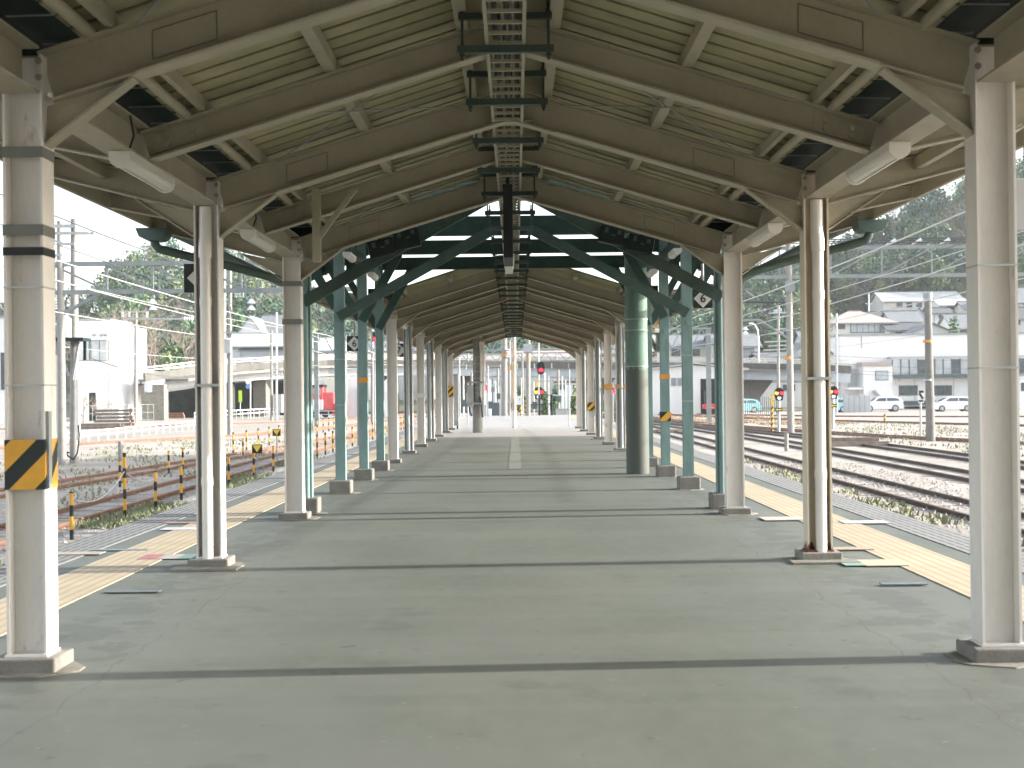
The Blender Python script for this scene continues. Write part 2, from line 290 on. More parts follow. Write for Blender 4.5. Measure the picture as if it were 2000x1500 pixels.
# painted stickers on the floor
stickers = [((335,1089),(0.55,0.24),[(0.55,0.22,0.22),(0.55,0.52,0.49),(0.22,0.38,0.32)],'red, white and green floor sticker beside the column with the white downpipe on the left'),
 ((352,1034),(0.4,0.2),[(0.72,0.72,0.72)],'plain white floor sticker on the left platform between tactile strip and edge paving'),
 ((360,1022),(0.45,0.16),[(0.55,0.36,0.30)],'faded reddish floor sticker beyond the plain white one on the left edge'),
 ((235,1076),(0.55,0.12),[(0.26,0.34,0.40)],'faint blue floor sticker by the edge paving on the left'),
 ((260,1158),(0.42,0.12),[(0.20,0.24,0.25)],'worn blue-grey floor sticker inside the left tactile strip'),
 ((150,1083),(0.5,0.14),[(0.60,0.50,0.42)],'faded tan floor sticker on the edge paving behind the hazard-banded column'),
 ((1690,1102),(0.42,0.24),[(0.30,0.46,0.40),(0.6,0.61,0.58)],'green and white floor sticker right of the rusty column base'),
 ((1722,1102),(0.36,0.26),[(0.72,0.62,0.42)],'cream yellow floor sticker touching the right tactile strip'),
 ((1650,1074),(0.5,0.14),[(0.56,0.46,0.34)],'faint brown floor sticker above the green one on the right'),
 ((1530,1015),(0.5,0.26),[(0.70,0.64,0.56)],'pale pink floor sticker beside the third beige column on the right'),
 ((1688,1022),(0.5,0.2),[(0.74,0.74,0.74)],'white floor sticker between tactile strip and edge paving on the right'),
 ((1765,1144),(0.35,0.10),[(0.24,0.29,0.33)],'tiny blue floor sticker nearest the right tactile strip')]
for k, ((u,v),(w_,d_),cols,lab) in enumerate(stickers):
    p = G(u, v, 0.0); t = MB()
    for i, c_ in enumerate(cols):
        t.use(mat('sticker_%d_%d' % (k,i), tuple(0.66*q for q in c_), 0.6, 0.2, 12)); t.span((-w_/2+w_*i/len(cols),-d_*(0.8 if 'blue' not in lab else 0.4),0.0085),(-w_/2+w_*(i+1)/len(cols),d_*(0.8 if 'blue' not in lab else 0.4),0.0105+0.0007*k))
    tag(t.build('floor_sticker', loc=(p.x,p.y,0.001)), lab, 'floor sticker', 'stickers on the platform floor')
# ================================================================== canopies
XC = 2.680                                   # column line, left and right of the platform's middle
def zt(x): return 3.44+0.30*(2.54-abs(x))    # top of the inner rafters
def canopy(label, cols, mids, y0, y1, pipes=(), rustcols=(), first=True):
    root = thing('platform_canopy', label, 'canopy', (0,y0,0), 'canopy sections over the platform')
    o = Vector((0,y0,0))
    # column (shared mesh)
    def column_mesh(m):
        b = M(m); b.box((-0.102,0,1.745),(0.014,0.20,3.31)); b.box((0.102,0,1.745),(0.014,0.20,3.31)); b.box((0,0,1.745),(0.188,0.010,3.31)); b.box((0,0,0.088),(0.235,0.225,0.014))
        b.box((0,0.055,2.0),(0.186,0.004,0.004)); return b
    meshes = {}
    for y in cols:
        for s_ in (-1,1):
            key = colpaint if (y,s_) not in rustcols else rustpaint
            if key not in meshes:
                c = column_mesh(key).build('column', root, loc=(s_*XC,y-y0,0)); meshes[key] = c.data
            else:
                c = bpy.data.objects.new('column', meshes[key]); C.objects.link(c); c.parent = root; c.location = (s_*XC,y-y0,0)
            M(concd if (y,s_) in rustcols else conc).box((0,0,0.04),(0.35,0.35,0.08)).build('footing', c, bevel=0.010)
            if y < 20:
                k_ = [(0.27+random.uniform(-.03,.06)) for _ in range(16)]; M(concd).prism([(k_[i]*math.cos(math.pi*i/8),k_[i]*math.sin(math.pi*i/8)) for i in range(16)],0.0,0.007,'z').build('grout', c)
            if (y,s_) in pipes:
                pm = pvc if pipes[(y,s_)] == 'w' else pvcg
                q_ = s_*0.012
                t = M(pm); t.tube([(q_,-0.085,0.03),(q_,-0.085,2.72)],0.05,14); t.tube([(q_,-0.085,2.72),(q_,-0.085,2.82),(q_,-0.06,2.9),(q_,-0.06,3.17)],[0.06,0.06,0.057,0.055],14)
                for z_ in (0.72,2.30): t.tube([(q_,-0.085,z_),(q_,-0.085,z_+0.07)],0.056,14)
                t.use(galv).box((0,-0.085,1.6),(0.21,0.125,0.025)); t.build('downpipe', c); M(concd).box((0,-0.27,0.010),(0.58,0.20,0.020)).build('splash_slab', c)
    # frames
    def rafter(y, main):
        y = y-y0; d = 0.285 if main else 0.215; b = M(paint); nv = (0.2873,0,0.9578)
        for s_ in (-1,1):
            xi = 2.565 if main else 2.62; a = Vector((s_*xi,y,zt(xi)-d/2*1.04)); e = Vector((s_*0.006,y,zt(0)-d/2*1.04))
            b.ibeam(a, e, d, 0.15, 0.014, 0.009)
            oa = Vector((s_*2.79,y,3.44-d/2)); oe = Vector((s_*4.22,y,3.565))
            b.prism([(s_*2.79,3.43),(s_*4.22,3.625),(s_*4.22,3.51),(s_*2.79,3.43-d)], y-0.005, y+0.005)
            b.bar((s_*2.79,y,3.437),(s_*4.22,y,3.632),0.14,0.012); b.bar((s_*2.79,y,3.43-d-0.006),(s_*4.22,y,3.504),0.14,0.012)
            if main:
                b.prism([(s_*2.57,3.13),(s_*2.57,2.93),(s_*2.11,3.268)], y-0.005, y+0.005); b.bar((s_*2.575,y,2.905),(s_*2.08,y,3.277),0.13,0.014)
                b.prism([(s_*2.79,3.13),(s_*2.79,2.93),(s_*3.30,3.245)], y-0.005, y+0.005); b.bar((s_*2.785,y,2.90),(s_*3.32,y,3.252),0.10,0.012)
                b.tube([(s_*2.585,y-0.112,3.27),(s_*2.585,y-0.10,3.27)],0.02,6).tube([(s_*2.585,y-0.112,3.36),(s_*2.585,y-0.10,3.36)],0.02,6)
                fr = [Vector((s_*x,y-0.007,z)) for x,z in ((1.98,3.385),(1.98,3.545),(1.62,3.653),(1.62,3.493))]; b.use(weldm); [b.bar(fr[q],fr[(q+1)%4],0.005,0.006,(0,1,0)) for q in range(4)]; b.use(paint)   # access plate welded on the web
                b.tube([(s_*2.05,y-0.09,3.30),(s_*1.45,y-0.09,3.482),(s_*0.4,y-0.09,3.797)],0.013,6)                # conduit clipped along the flange
            else:
                b.prism([(s_*2.56,3.255),(s_*2.56,3.40),(s_*2.20,3.508),(s_*2.20,3.363)], y-0.0125, y-0.005)      # splice plate
                for bx in (2.28,2.47):
                    for dz in (0.045,0.105): b.tube([(s_*bx,y-0.030,3.255+(2.56-bx)*0.3+dz),(s_*bx,y-0.012,3.255+(2.56-bx)*0.3+dz)],0.026,6)
        if main: b.box((0,y,zt(0)-d-0.02),(0.40,0.15,0.012))
        b.build('rafter', root)
    for y in cols: rafter(y, True)
    for y in mids: rafter(y, False)
    L = y1-y0
    if first:
        for ya,yb in ((10.35,12.48),(15.07,17.25),(5.67,7.82)):
            for s_ in (-1,1): M(greyst).tube([(s_*0.45,ya-y0,zt(0.45)-0.03),(s_*2.05,yb-y0,zt(2.05)-0.03)],0.007,5).tube([(s_*2.05,ya-y0,zt(2.05)-0.045),(s_*0.45,yb-y0,zt(0.45)-0.045)],0.007,5).build('tie_rod', root)
    for s_ in (-1,1):
        t = M(paint); ys = [0]+[y-y0 for y in cols if 0 < y-y0 < L]+[L]
        for a, e in zip(ys[:-1], ys[1:]):
            g1 = 0.105 if a > 0 else 0; g2 = 0.105 if e < L else 0
            t.ibeam((s_*XC,a+g1,3.31),(s_*XC,e-g2,3.31),0.26,0.20,0.014,0.010)
        t.build('beam', root)
        for x_, w_, h_ in ((1.28,0.085,0.10),(0.33,0.09,0.13)):
            M(paint).span((s_*x_-w_/2,0,zt(x_)+0.003),(s_*x_+w_/2,L,zt(x_)+h_)).build('purlin', root)
        t = M(paint); t.span((s_*2.20-0.022,0,zt(2.2)+0.01),(s_*2.20+0.022,L,zt(2.2)+0.10)); t.tube([(s_*2.315,0,zt(2.315)+0.02),(s_*2.315,L,zt(2.315)+0.02)],0.036,10); t.build('purlin', root)
        # ribbed roof sheet: flat pans parted by narrow raised seams
        t = M(deckm); y = 0.0; prof = []
        while y < L:
            prof += [(y,0),(min(L,y+0.215),0),(min(L,y+0.218),0.05),(min(L,y+0.262),0.05)]; y += 0.265
        xs = [(0.30,zt(0.30)+0.135),(2.44,zt(2.44)+0.098)]
        vs = [(s_*x,yy,z+zz) for (x,z) in xs for yy, zz in prof]; k = len(prof)
        t.add(vs, [(i,i+1,i+1+k,i+k) for i in range(k-1) if i%4 < 2]); t.use(dark).add(vs, [(i,i+1,i+1+k,i+k) for i in range(k-1) if i%4 >= 2]); ob = t.build('roof_sheet', root)
        sm = ob.modifiers.new('thickness','SOLIDIFY'); sm.thickness = 0.012; sm.offset = s_
        M(paint).add([(s_*2.86,0,3.465),(s_*4.34,0,3.668),(s_*4.34,L,3.668),(s_*2.86,L,3.465),(s_*2.86,0,3.50),(s_*4.34,0,3.703),(s_*4.34,L,3.703),(s_*2.86,L,3.50)],
            [(0,1,2,3),(7,6,5,4),(0,4,5,1),(1,5,6,2),(2,6,7,3),(3,7,4,0)]).build('eave_sheet', root)
        t = M(paint); t.span((s_*4.26,0,3.51),(s_*4.30,L,3.66)); t.span((s_*3.60-0.03,0,3.44),(s_*3.60+0.03,L,3.545)); t.build('eave_board', root)
        t = M(dark); t.span((s_*2.36,0,3.62),(s_*2.92,L,3.635)); t.span((s_*2.90,0,3.46),(s_*2.92,L,3.619)); t.span((s_*2.42,0,3.636),(s_*2.44,L,3.575+0.0))
        yy = 0.3
        t.use(galv)
        while yy < L: t.tube([(s_*2.39,yy,3.605),(s_*2.75,yy,3.60)],0.006,5); yy += 0.62
        t.use(dark).span((s_*2.30,L-0.02,3.45),(s_*2.95,L,3.78)); t.build('gutter', root)
    M(deckm).span((-0.30,0,zt(0.3)+0.137),(0.30,L,zt(0.3)+0.17)).build('ridge_cap', root)
    return root
NEAR = [3.22,7.92,12.58,17.35]
near = canopy('beige steel canopy section overhead, nearest, ending before the green posts', NEAR, [0.90,5.57,10.25,14.97], -26.0, 17.85, pipes={(12.58,-1):'w',(12.58,1):'w'}, rustcols={(12.58,1)})  # roof deck runs on unseen behind the camera, lengthened to cut light on the rafters
FAR = [31.3,36.0,40.7,45.4,50.1,54.8,59.5]
far = canopy('beige steel canopy section beyond the green posts, farther along the platform', FAR, [29.6,33.65,38.35,43.05,47.75,52.45,57.15], 28.6, 60.0, pipes={(y,s_):'g' for y in (36.0,45.4,54.8) for s_ in (-1,1)}, first=False)
def column_at(root, y, s_):
    for c in root.children:
        if c.name.startswith('column') and abs(c.location.x-s_*XC) < 0.01 and abs(c.location.y+root.location.y-y) < 0.01: return c
def band(root, y, s_, z0, z1, m, name, grow=0.006):
    c = column_at(root, y, s_); b = M(m); w_, d_ = 0.109+grow, 0.10+grow
    for k in (-1,1):
        b.box((0,k*d_,(z0+z1)/2),(2*w_+0.004,0.004,z1-z0)); b.box((k*w_,0,(z0+z1)/2),(0.004,2*d_-0.004,z1-z0))
    return b.build(name, c)
hb = band(near, 7.92, -1, 1.00, 1.275, hz, 'hazard_band', 0.002)
band(near, 7.92, -1, 2.83, 2.89, strapm, 'strap', 0.001); band(near, 7.92, -1, 2.40, 2.46, strapm, 'strap', 0.001); band(near, 7.92, -1, 2.29, 2.335, black, 'strap', 0.001)
band(near, 7.92, -1, 2.11, 2.118, galv, 'strap', 0.001); band(near, 7.92, -1, 1.57, 1.578, galv, 'strap', 0.001)
band(near, 7.92, 1, 2.17, 2.18, galv, 'strap', 0.001); band(near, 7.92, 1, 1.605, 1.615, galv, 'strap', 0.001)
M(greyst).box((0.12,-0.06,1.22),(0.016,0.05,0.42)).build('bracket', column_at(near, 7.92, -1))

band(near, 17.35, -1, 2.83, 2.89, strapm, 'strap'); band(near, 17.35, -1, 2.37, 2.43, strapm, 'strap')
band(far, 40.7, -1, 1.40, 1.53, signw, 'strap'); band(far, 36.0, 1, 1.58, 1.70, orange, 'tape_band')
band(far, 59.5, -1, 1.38, 1.83, hz, 'hazard_band'); band(far, 40.7, 1, 1.58, 1.72, orange, 'tape_band')
band(far, 50.1, 1, 0.85, 1.15, hz, 'hazard_band', 0.02)
# ------------------------------------------------------------------ old green section between the two
GY = [18.2,21.8,25.1,28.2]
gr = thing('platform_canopy', 'old dark green canopy section with tie beams, diagonal struts and square posts', 'canopy', (0,17.7,0), 'canopy sections over the platform')
PX = 2.66
pmesh = M(green).box((0,0,2.18),(0.155,0.155,3.98)); pmesh.box((0.0,-0.084,2.55),(0.05,0.012,0.07)); pmesh.box((0.0,-0.0805,1.2),(0.158,0.004,0.012)); pm_ = None
for y in GY:
    for s_ in (-1,1):
        if pm_ is None: c = pmesh.build('post', gr, loc=(s_*PX,y-17.7,0), bevel=0.008); pm_ = c
        else:
            c = pm_.copy(); C.objects.link(c); c.parent = gr; c.location = (s_*PX,y-17.7,0)
        M(conc).box((0,0,0.10),(0.33,0.33,0.20)).build('footing', c, bevel=0.02)
        k_ = [(0.25+random.uniform(-.03,.06)) for _ in range(16)]; M(concd).prism([(k_[i]*math.cos(math.pi*i/8),k_[i]*math.sin(math.pi*i/8)) for i in range(16)],0.0,0.006,'z').build('grout', c)
        if y == 18.2:
            M(green).tube([(s_*-0.02,-0.115,0.05),(s_*-0.02,-0.115,3.3)],0.035,10).build('conduit', c)
        if y == 25.1:
            t = M(orange)
            for k in (-1,1): t.box((0,k*0.081,1.76),(0.166,0.004,0.09)); t.box((k*0.081,0,1.76),(0.004,0.158,0.09))
            t.build('tape_band', c)
            if s_ == 1:
                t = M(hz)
                for k in (-1,1): t.box((0,k*0.086,1.06),(0.19,0.004,0.16)); t.box((k*0.093,0,1.06),(0.004,0.168,0.16))
                t.build('hazard_band', c)
        for z_ in (1.35,2.05):
            t = M(galv)
            for k in (-1,1): t.box((0,k*0.079,z_),(0.162,0.004,0.012)); t.box((k*0.079,0,z_),(0.004,0.154,0.012))
            if y == 21.8: t.build('strap', c)
rz = lambda x: 5.74-0.44*abs(x)
for i, y in enumerate(GY):
    yy = y-17.7
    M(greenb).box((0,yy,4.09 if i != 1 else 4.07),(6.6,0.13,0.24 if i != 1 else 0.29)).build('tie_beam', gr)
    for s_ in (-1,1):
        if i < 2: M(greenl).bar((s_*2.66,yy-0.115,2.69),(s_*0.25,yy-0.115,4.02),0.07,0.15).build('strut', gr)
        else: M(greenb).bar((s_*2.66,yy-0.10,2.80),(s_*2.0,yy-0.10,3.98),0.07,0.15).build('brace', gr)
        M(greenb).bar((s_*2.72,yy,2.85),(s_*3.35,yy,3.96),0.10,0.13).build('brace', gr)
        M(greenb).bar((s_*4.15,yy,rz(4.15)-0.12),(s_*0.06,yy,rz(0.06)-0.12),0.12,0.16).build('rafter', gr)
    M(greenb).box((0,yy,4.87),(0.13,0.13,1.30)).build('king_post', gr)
def slab(m, xa, xb, ya, yb, th, s_):
    q = [(xa,rz(xa)),(xb,rz(xb))]; v = [(s_*x,y_,z+k*th) for k in (0,1) for (x,z) in q for y_ in (ya,yb)]
    return M(m).add(v,[(0,1,3,2),(4,6,7,5),(0,2,6,4),(1,5,7,3),(0,4,5,1),(2,3,7,6)])
for s_ in (-1,1):
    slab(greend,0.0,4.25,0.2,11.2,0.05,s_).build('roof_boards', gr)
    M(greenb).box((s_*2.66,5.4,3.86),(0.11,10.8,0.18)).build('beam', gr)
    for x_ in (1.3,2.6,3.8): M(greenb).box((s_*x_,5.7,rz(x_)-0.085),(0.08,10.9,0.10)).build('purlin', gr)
    # eave gutter head and pipe running in to the post
    t = M(pipeg); t.tube([(s_*4.34,0.3,3.62),(s_*4.34,11.0,3.62)],0.07,10); t.prism([(s_*4.40,3.40),(s_*4.44,3.50),(s_*4.08,3.50),(s_*4.10,3.40),(s_*4.16,3.36),(s_*4.32,3.36)],-0.95,-0.62)
    t.tube([(s_*4.25,-0.78,3.38),(s_*4.25,-0.78,3.33),(s_*4.21,-0.76,3.27),(s_*4.08,-0.7,3.235),(s_*3.4,-0.3,3.08),(s_*2.78,0.35,2.93)],0.052,12); t.build('drain_pipe', gr)
# ------------------------------------------------------------------ green painted concrete pillar
pil = mat('mossy_green_pillar_paint', (0.125,0.21,0.165), 0.6, 0.2, 3, rust=0.55, rscale=2.5, rcol=(0.05,0.085,0.062), stretch=(1,1,0.5), fine=0.1)
n, l, s = pos_nodes(pil); tn = n.new('ShaderNodeTexNoise'); tn.inputs['Scale'].default_value = 6; tn.inputs['Detail'].default_value = 8
zz = mth(n, l, 'ADD', s.outputs[2], mth(n, l, 'MULTIPLY', tn.outputs['Fac'], 0.3)); mixover(pil, mth(n, l, 'LESS_THAN', zz, 2.08), (0.085,0.098,0.082))
pb = G(1246, 925, 0.0); r_ = 22.5*pb.y/F
b = M(pil); b.tube([(0,0,0),(0,0,4.0),(0,0,9.2)],[r_,r_*0.96,r_*0.88],28); b.use(galv)
for z_ in (2.62,2.82,1.96): b.tube([(0,0,z_),(0,0,z_+0.012)],r_+0.006,24)
tag(b.build('mast', loc=(pb.x,pb.y,0)), 'thick round green painted concrete mast rising through the old green canopy', 'mast')
# ------------------------------------------------------------------ fluorescent lights
def make_light(label, loc):
    t = thing('fluorescent_light', label, 'light', loc, 'tube lights under the canopy')
    b = M(lampw); b.box((0,0,-0.025),(0.15,1.27,0.05)); ec = [(0.072*math.cos(a),-0.051-0.060*math.sin(a)) for a in [math.pi*k/10 for k in range(11)]]; b.prism(ec,-0.635,-0.575); b.prism(ec,0.575,0.635); b.build('housing', t)
    d = M(lampw); pts = [(0.068*math.cos(a),-0.052-0.052*math.sin(a)) for a in [math.pi*k/10 for k in range(11)]]
    d.prism(pts,-0.574,0.574); d.use(galv).box((0,0,-0.107),(0.008,1.1,0.004)); d.build('diffuser', t)
    c = M(dark); c.tube([(0.02,-0.5,0.0),(0.07,-0.52,0.12),(0.06,-0.6,0.28)],0.008,5); c.build('cable', t)
    return t
LX = XC-0.03
first = make_light('nearest tube light under the left beam of the beige canopy', (-LX,10.28,3.178))
dup(first,(LX,10.28,3.178),'nearest tube light under the right beam of the beige canopy')
dup(first,(-LX,14.9,3.178),'tube light under the left beam, just before the green section')
dup(first,(LX,14.9,3.178),'tube light under the right beam, just before the green section')
for i, y in enumerate((19.4,22.6)):
    for s_, w_ in ((-1,'left'),(1,'right')):
        dup(first,(s_*2.22,y,3.42),('nearer' if i == 0 else 'farther')+' white tube light slung inside the green posts on the '+w_+' side').scale = (0.75,0.55,0.75)
for i, y in enumerate((33.9,43.2)):
    for s_, w_ in ((-1,'left'),(1,'right')):
        dup(first,(s_*LX,y,3.178),'small tube light '+('near the start' if i == 0 else 'halfway')+' under the '+w_+' beam of the farther canopy')
t = thing('fluorescent_light','white box light hanging end-on below the dark sign on the centre line','light',(0,19.6,0),'tube lights under the canopy')
q = P(994,515,19.6); b = M(lampw); b.prism([(-0.075,0.08),(0.075,0.08),(0.05,-0.09),(-0.05,-0.09)],-0.6,0.6); o_ = b.build('housing', t, loc=(q.x,0,q.z)); M(galv).tube([(0,-0.4,0.08),(0,-0.4,3.95-q.z)],0.008,6).tube([(0,0.4,0.08),(0,0.4,3.95-q.z)],0.008,6).build('hanger', o_)
# ------------------------------------------------------------------ dark sign seen edge-on
t = thing('hanging_sign','dark signboard hung on the centre line below the cable ladder, seen edge-on','sign',(0,16.4,0))
q0 = P(993,503,15.6); q1 = P(993,352,15.6)
M(black).box((0,0.55,(q0.z+q1.z)/2-0.02),(0.105,1.1,q1.z-q0.z-0.04)).build('board', t, loc=(q0.x,-0.8,0), bevel=0.01); b = M(dark)
for yy in (-0.6,0.1): b.tube([(q0.x,yy,q1.z-0.04),(q0.x,yy,3.90)],0.02,6)
b.build('hanger', t)
# ------------------------------------------------------------------ cable ladder along the ridge
cl = thing('cable_ladder','cream cable ladder full of dark cables running along the ridge','cable ladder',(0,0,0))
TX = -0.02; TZ = 3.885
def ladder(y0, y1, z):
    for s_ in (-1,1): M(traym).span((TX+s_*0.125-0.012,y0,z),(TX+s_*0.125+0.012,y1,z+0.075)).build('side_rail', cl)
    y = y0+0.1; r0 = None
    if y0 < 10:
        while y < y1:
            if r0 is None: r0 = M(traym).box((0,0,0),(0.225,0.026,0.022)).build('rung', cl, loc=(TX,y,z+0.012))
            else: c = r0.copy(); C.objects.link(c); c.parent = cl; c.location = (TX,y,z+0.012)
            y += 0.27
    else:
        b = M(traym)
        while y < y1: b.box((TX,y,z+0.012),(0.225,0.026,0.022)); y += 0.27
        b.build('rungs', cl)['kind'] = 'stuff'
    for j in range(9):
        x = TX-0.10+0.025*j+random.uniform(-.006,.006); b = M(cablem if j%3 else cablep); pts = []; y = y0
        while y <= y1: pts.append((x+random.uniform(-.012,.012),y,z+0.045+random.uniform(0,.02))); y += 0.5
        b.tube(pts,random.uniform(.009,.015),5,False); b.build('cable', cl)
ladder(-2, 17.5, TZ); ladder(17.5, 60, TZ)
ys = [9.7-1.76*k for k in range(3)]+[9.7+1.76*k for k in range(1,29)]
hm = None
for y in sorted(ys):
    if hm is None:
        b = M(channel); b.box((0,0,TZ-0.035),(0.66,0.045,0.05)); b.box((0,0,TZ+0.19),(0.64,0.045,0.045))
        for s_ in (-1,1): b.tube([(s_*0.295,0,TZ-0.11),(s_*0.295,0,TZ+0.30)],0.010,6); b.box((s_*0.295,0,TZ-0.075),(0.035,0.035,0.025)); b.box((s_*0.295,0,TZ+0.225),(0.035,0.035,0.025))
        hm = b.build('hanger', cl, loc=(TX,y,0))
    else:
        c = hm.copy(); C.objects.link(c); c.parent = cl; c.location = (TX,y,0)
# ------------------------------------------------------------------ monitors, hanging steel, mirror, signs
def monitor(label, u0, v0, u1, v1, Y, tilt):
    a = P((u0+u1)/2,(v0+v1)/2,Y); w_ = (u1-u0)*Y/F; h_ = (v1-v0)*Y/F; h_ = h_*0.9; w_ *= 1.05
    t = thing('monitor', label, 'monitor', a, 'black monitors slung from the canopy')
    t.rotation_euler = (0,tilt,0)
    M(black).box((0,0.065,0),(w_,0.15,h_)).build('casing', t, bevel=0.012); M(dark).box((0,-0.013,0),(w_*0.86,0.004,h_*0.82)).build('screen', t)
    b = M(framed); b.box((w_*0.28,-0.018,h_*0.25),(0.05,0.004,0.055)); b.box((-w_*0.25,-0.018,h_*0.25),(0.045,0.004,0.07)); b.box((0.02,-0.018,h_*0.02),(0.05,0.004,0.02)); b.build('sticker', t)
    M(dark).tube([(0,0.1,h_/2),(0,0.1,h_/2+0.22)],0.018,6).build('hanger', t)
monitor('black monitor with pale stickers on the left green strut', 720,466,768,502, 17.9, -0.22)
monitor('plain black monitor next inward on the left green strut', 770,444,818,487, 17.95, -0.22)
monitor('black monitor with pale stickers on the right green strut', 1227,458,1276,495, 17.9, 0.22)
monitor('plain black monitor next inward on the right green strut', 1172,441,1218,478, 17.95, 0.22)
monitor('small black monitor under the farther canopy, left slope', 873,617,897,637, 41.5, -0.28)
monitor('small black monitor under the farther canopy, right slope', 1108,615,1133,636, 41.5, 0.28)
t = thing('hanging_bracket','rusty cream steel post with diagonal brace hanging free below the left canopy slope','bracket',(-2.0,14.6,0))
b = M(paint); b.bar((0.0,0,2.87),(0.0,0,3.62),0.085,0.07,(0,1,0)); b.build('post', t); M(paint).bar((0.03,0.0,3.13),(0.40,0.0,3.62),0.05,0.06,(0,1,0)).build('brace', t)
# mirror in an orange frame beyond the green mast
t = thing('platform_mirror','tall rounded mirror in an orange frame hanging beyond the green mast','mirror',(0,0,0))
q = P(1278,657,36.0); mm = mat('mirror_glass',(0.85,0.87,0.88),0.03,0.01,metal=1.0)
def rr(w_,h_,r_,k=6):
    return [(sx*(w_/2-r_)+r_*math.cos(a0+math.pi/2*i/k), sz*(h_/2-r_)+r_*math.sin(a0+math.pi/2*i/k)) for sx,sz,a0 in ((1,1,0),(-1,1,math.pi/2),(-1,-1,math.pi),(1,-1,1.5*math.pi)) for i in range(k+1)]
o_ = M(orange).prism(rr(0.56,0.82,0.1),0,0.03).build('frame', t); t.location = q; t.rotation_euler = (0,0,R(-18))
M(mm).prism(rr(0.50,0.76,0.08),-0.004,0.0).build('glass', t); M(orange).tube([(0.2,0.02,0.40),(0.18,0.02,0.62),(0.0,0.02,0.8)],0.025,8).build('hanger', t)
def number_sign(label, u, v, Y, size, num, rz=0.0, side=0):
    q = P(u, v, Y); t = thing('platform_number_sign', label, 'sign', q, 'diamond platform number signs'); t.rotation_euler = (0,0,rz)
    s_ = size/2; M(black).box((0,0.03,0),(size,0.06,size)).build('board', t)
    M(signw).prism([(0,s_*0.97),(s_*0.97,0),(0,-s_*0.97),(-s_*0.97,0)],-0.006,-0.001).build('diamond', t)
    fc = bpy.data.curves.new('numeral','FONT'); fc.body = num; fc.size = size*0.62; fc.align_x = 'CENTER'; fc.align_y = 'CENTER'; fc.extrude = 0.002; fc.offset = 0.006*size; fc.materials.append(black)
    o0 = bpy.data.objects.new('numeral_curve', fc); me = bpy.data.meshes.new_from_object(o0); me.name = 'numeral'; bpy.data.objects.remove(o0); o = bpy.data.objects.new('numeral', me); C.objects.link(o); o.parent = t; o.location = (0,-0.011,-size*0.01); o.rotation_euler = (R(90),0,0)
    M(greyst).tube([(0,0.03,s_),(0,0.03,s_+0.35)],0.022,8).build('hanger', t)
number_sign('black board with white diamond reading 6 between the right green posts', 1373,583,19.4,0.26,'6')
number_sign('black board with white diamond reading 6 between the left green posts', 692,671,35.0,0.37,'6')
number_sign('black board with white diamond reading 7, half hidden behind a left far column', 779,684,40.0,0.38,'7')
q = P(374,543,12.9); t = thing('platform_number_sign','black board with blank white diamond edge showing left of the downpipe column','sign',q,'diamond platform number signs'); s_ = 0.27
M(black).box((0.10,0.03,0),(0.34,0.05,0.26)).build('board', t); M(signw).prism([(0.08,0.12),(0.20,0),(0.08,-0.12),(-0.04,0)],-0.006,-0.001).build('diamond', t); M(greyst).tube([(0.1,0.03,0.13),(0.1,0.03,0.75)],0.018,6).build('hanger', t)
q0 = P(1962,450,9.3); q1 = P(1962,348,9.3)
t = thing('hanging_sign','plain pale grey signboard hung outside the nearest right column','sign',(q0.x,9.3,0))
M(greywall).span((0,0,q0.z),(0.9,0.05,q1.z)).build('board', t, bevel=0.01); M(galv).tube([(0.15,0.025,q1.z),(0.15,0.025,3.55)],0.012,6).tube([(0.75,0.025,q1.z),(0.75,0.025,3.6)],0.012,6).build('hanger', t)
# ================================================================== ground, hills
CREST = [(-400,560),(-100,575),(60,600),(170,575),(230,515),(290,478),(360,468),(450,478),(545,535),(630,590),(760,640),(900,662),(1100,662),(1270,640),(1350,600),(1450,552),(1500,532),(1560,515),(1620,500),(1690,462),(1760,418),(1830,388),(1900,362),(2000,330),(2150,300),(2500,290)]
CU = [a for a,_ in CREST]; CV = [b_ for _,b_ in CREST]
HY0, HY1 = 175.0, 380.0
def H(x, y):
    if y < HY0: return GZ
    u = 1006+F*x/y; v = np.interp(u, CU, CV)+46
    zc = 1.5+(767-v)/F*HY1; t = (y-HY0)/(HY1-HY0)
    t = t if t < 1 else max(0.0, 1-(t-1)*0.5)
    return GZ+max(zc-GZ,0)*((0.85*t*t+0.15*t) if y < HY1 else t)
struct(M(groundm).add([(-1500,-200,GZ),(1500,-200,GZ),(1500,2500,GZ),(-1500,2500,GZ)],[(0,1,2,3)]).build('ground'))
ys_ = [175+8*i for i in range(60)]; us = list(range(-600,2700,50)); vs = []
for y in ys_:
    for u in us: x = (u-1006)*y/F; vs.append((x,y,H(x,y)-0.05+random.uniform(-.3,.3)*(y>185)))
k = len(us)
struct(M(hillm).add(vs,[(j*k+i,j*k+i+1,(j+1)*k+i+1,(j+1)*k+i) for j in range(len(ys_)-1) for i in range(k-1)],True).build('hills'))
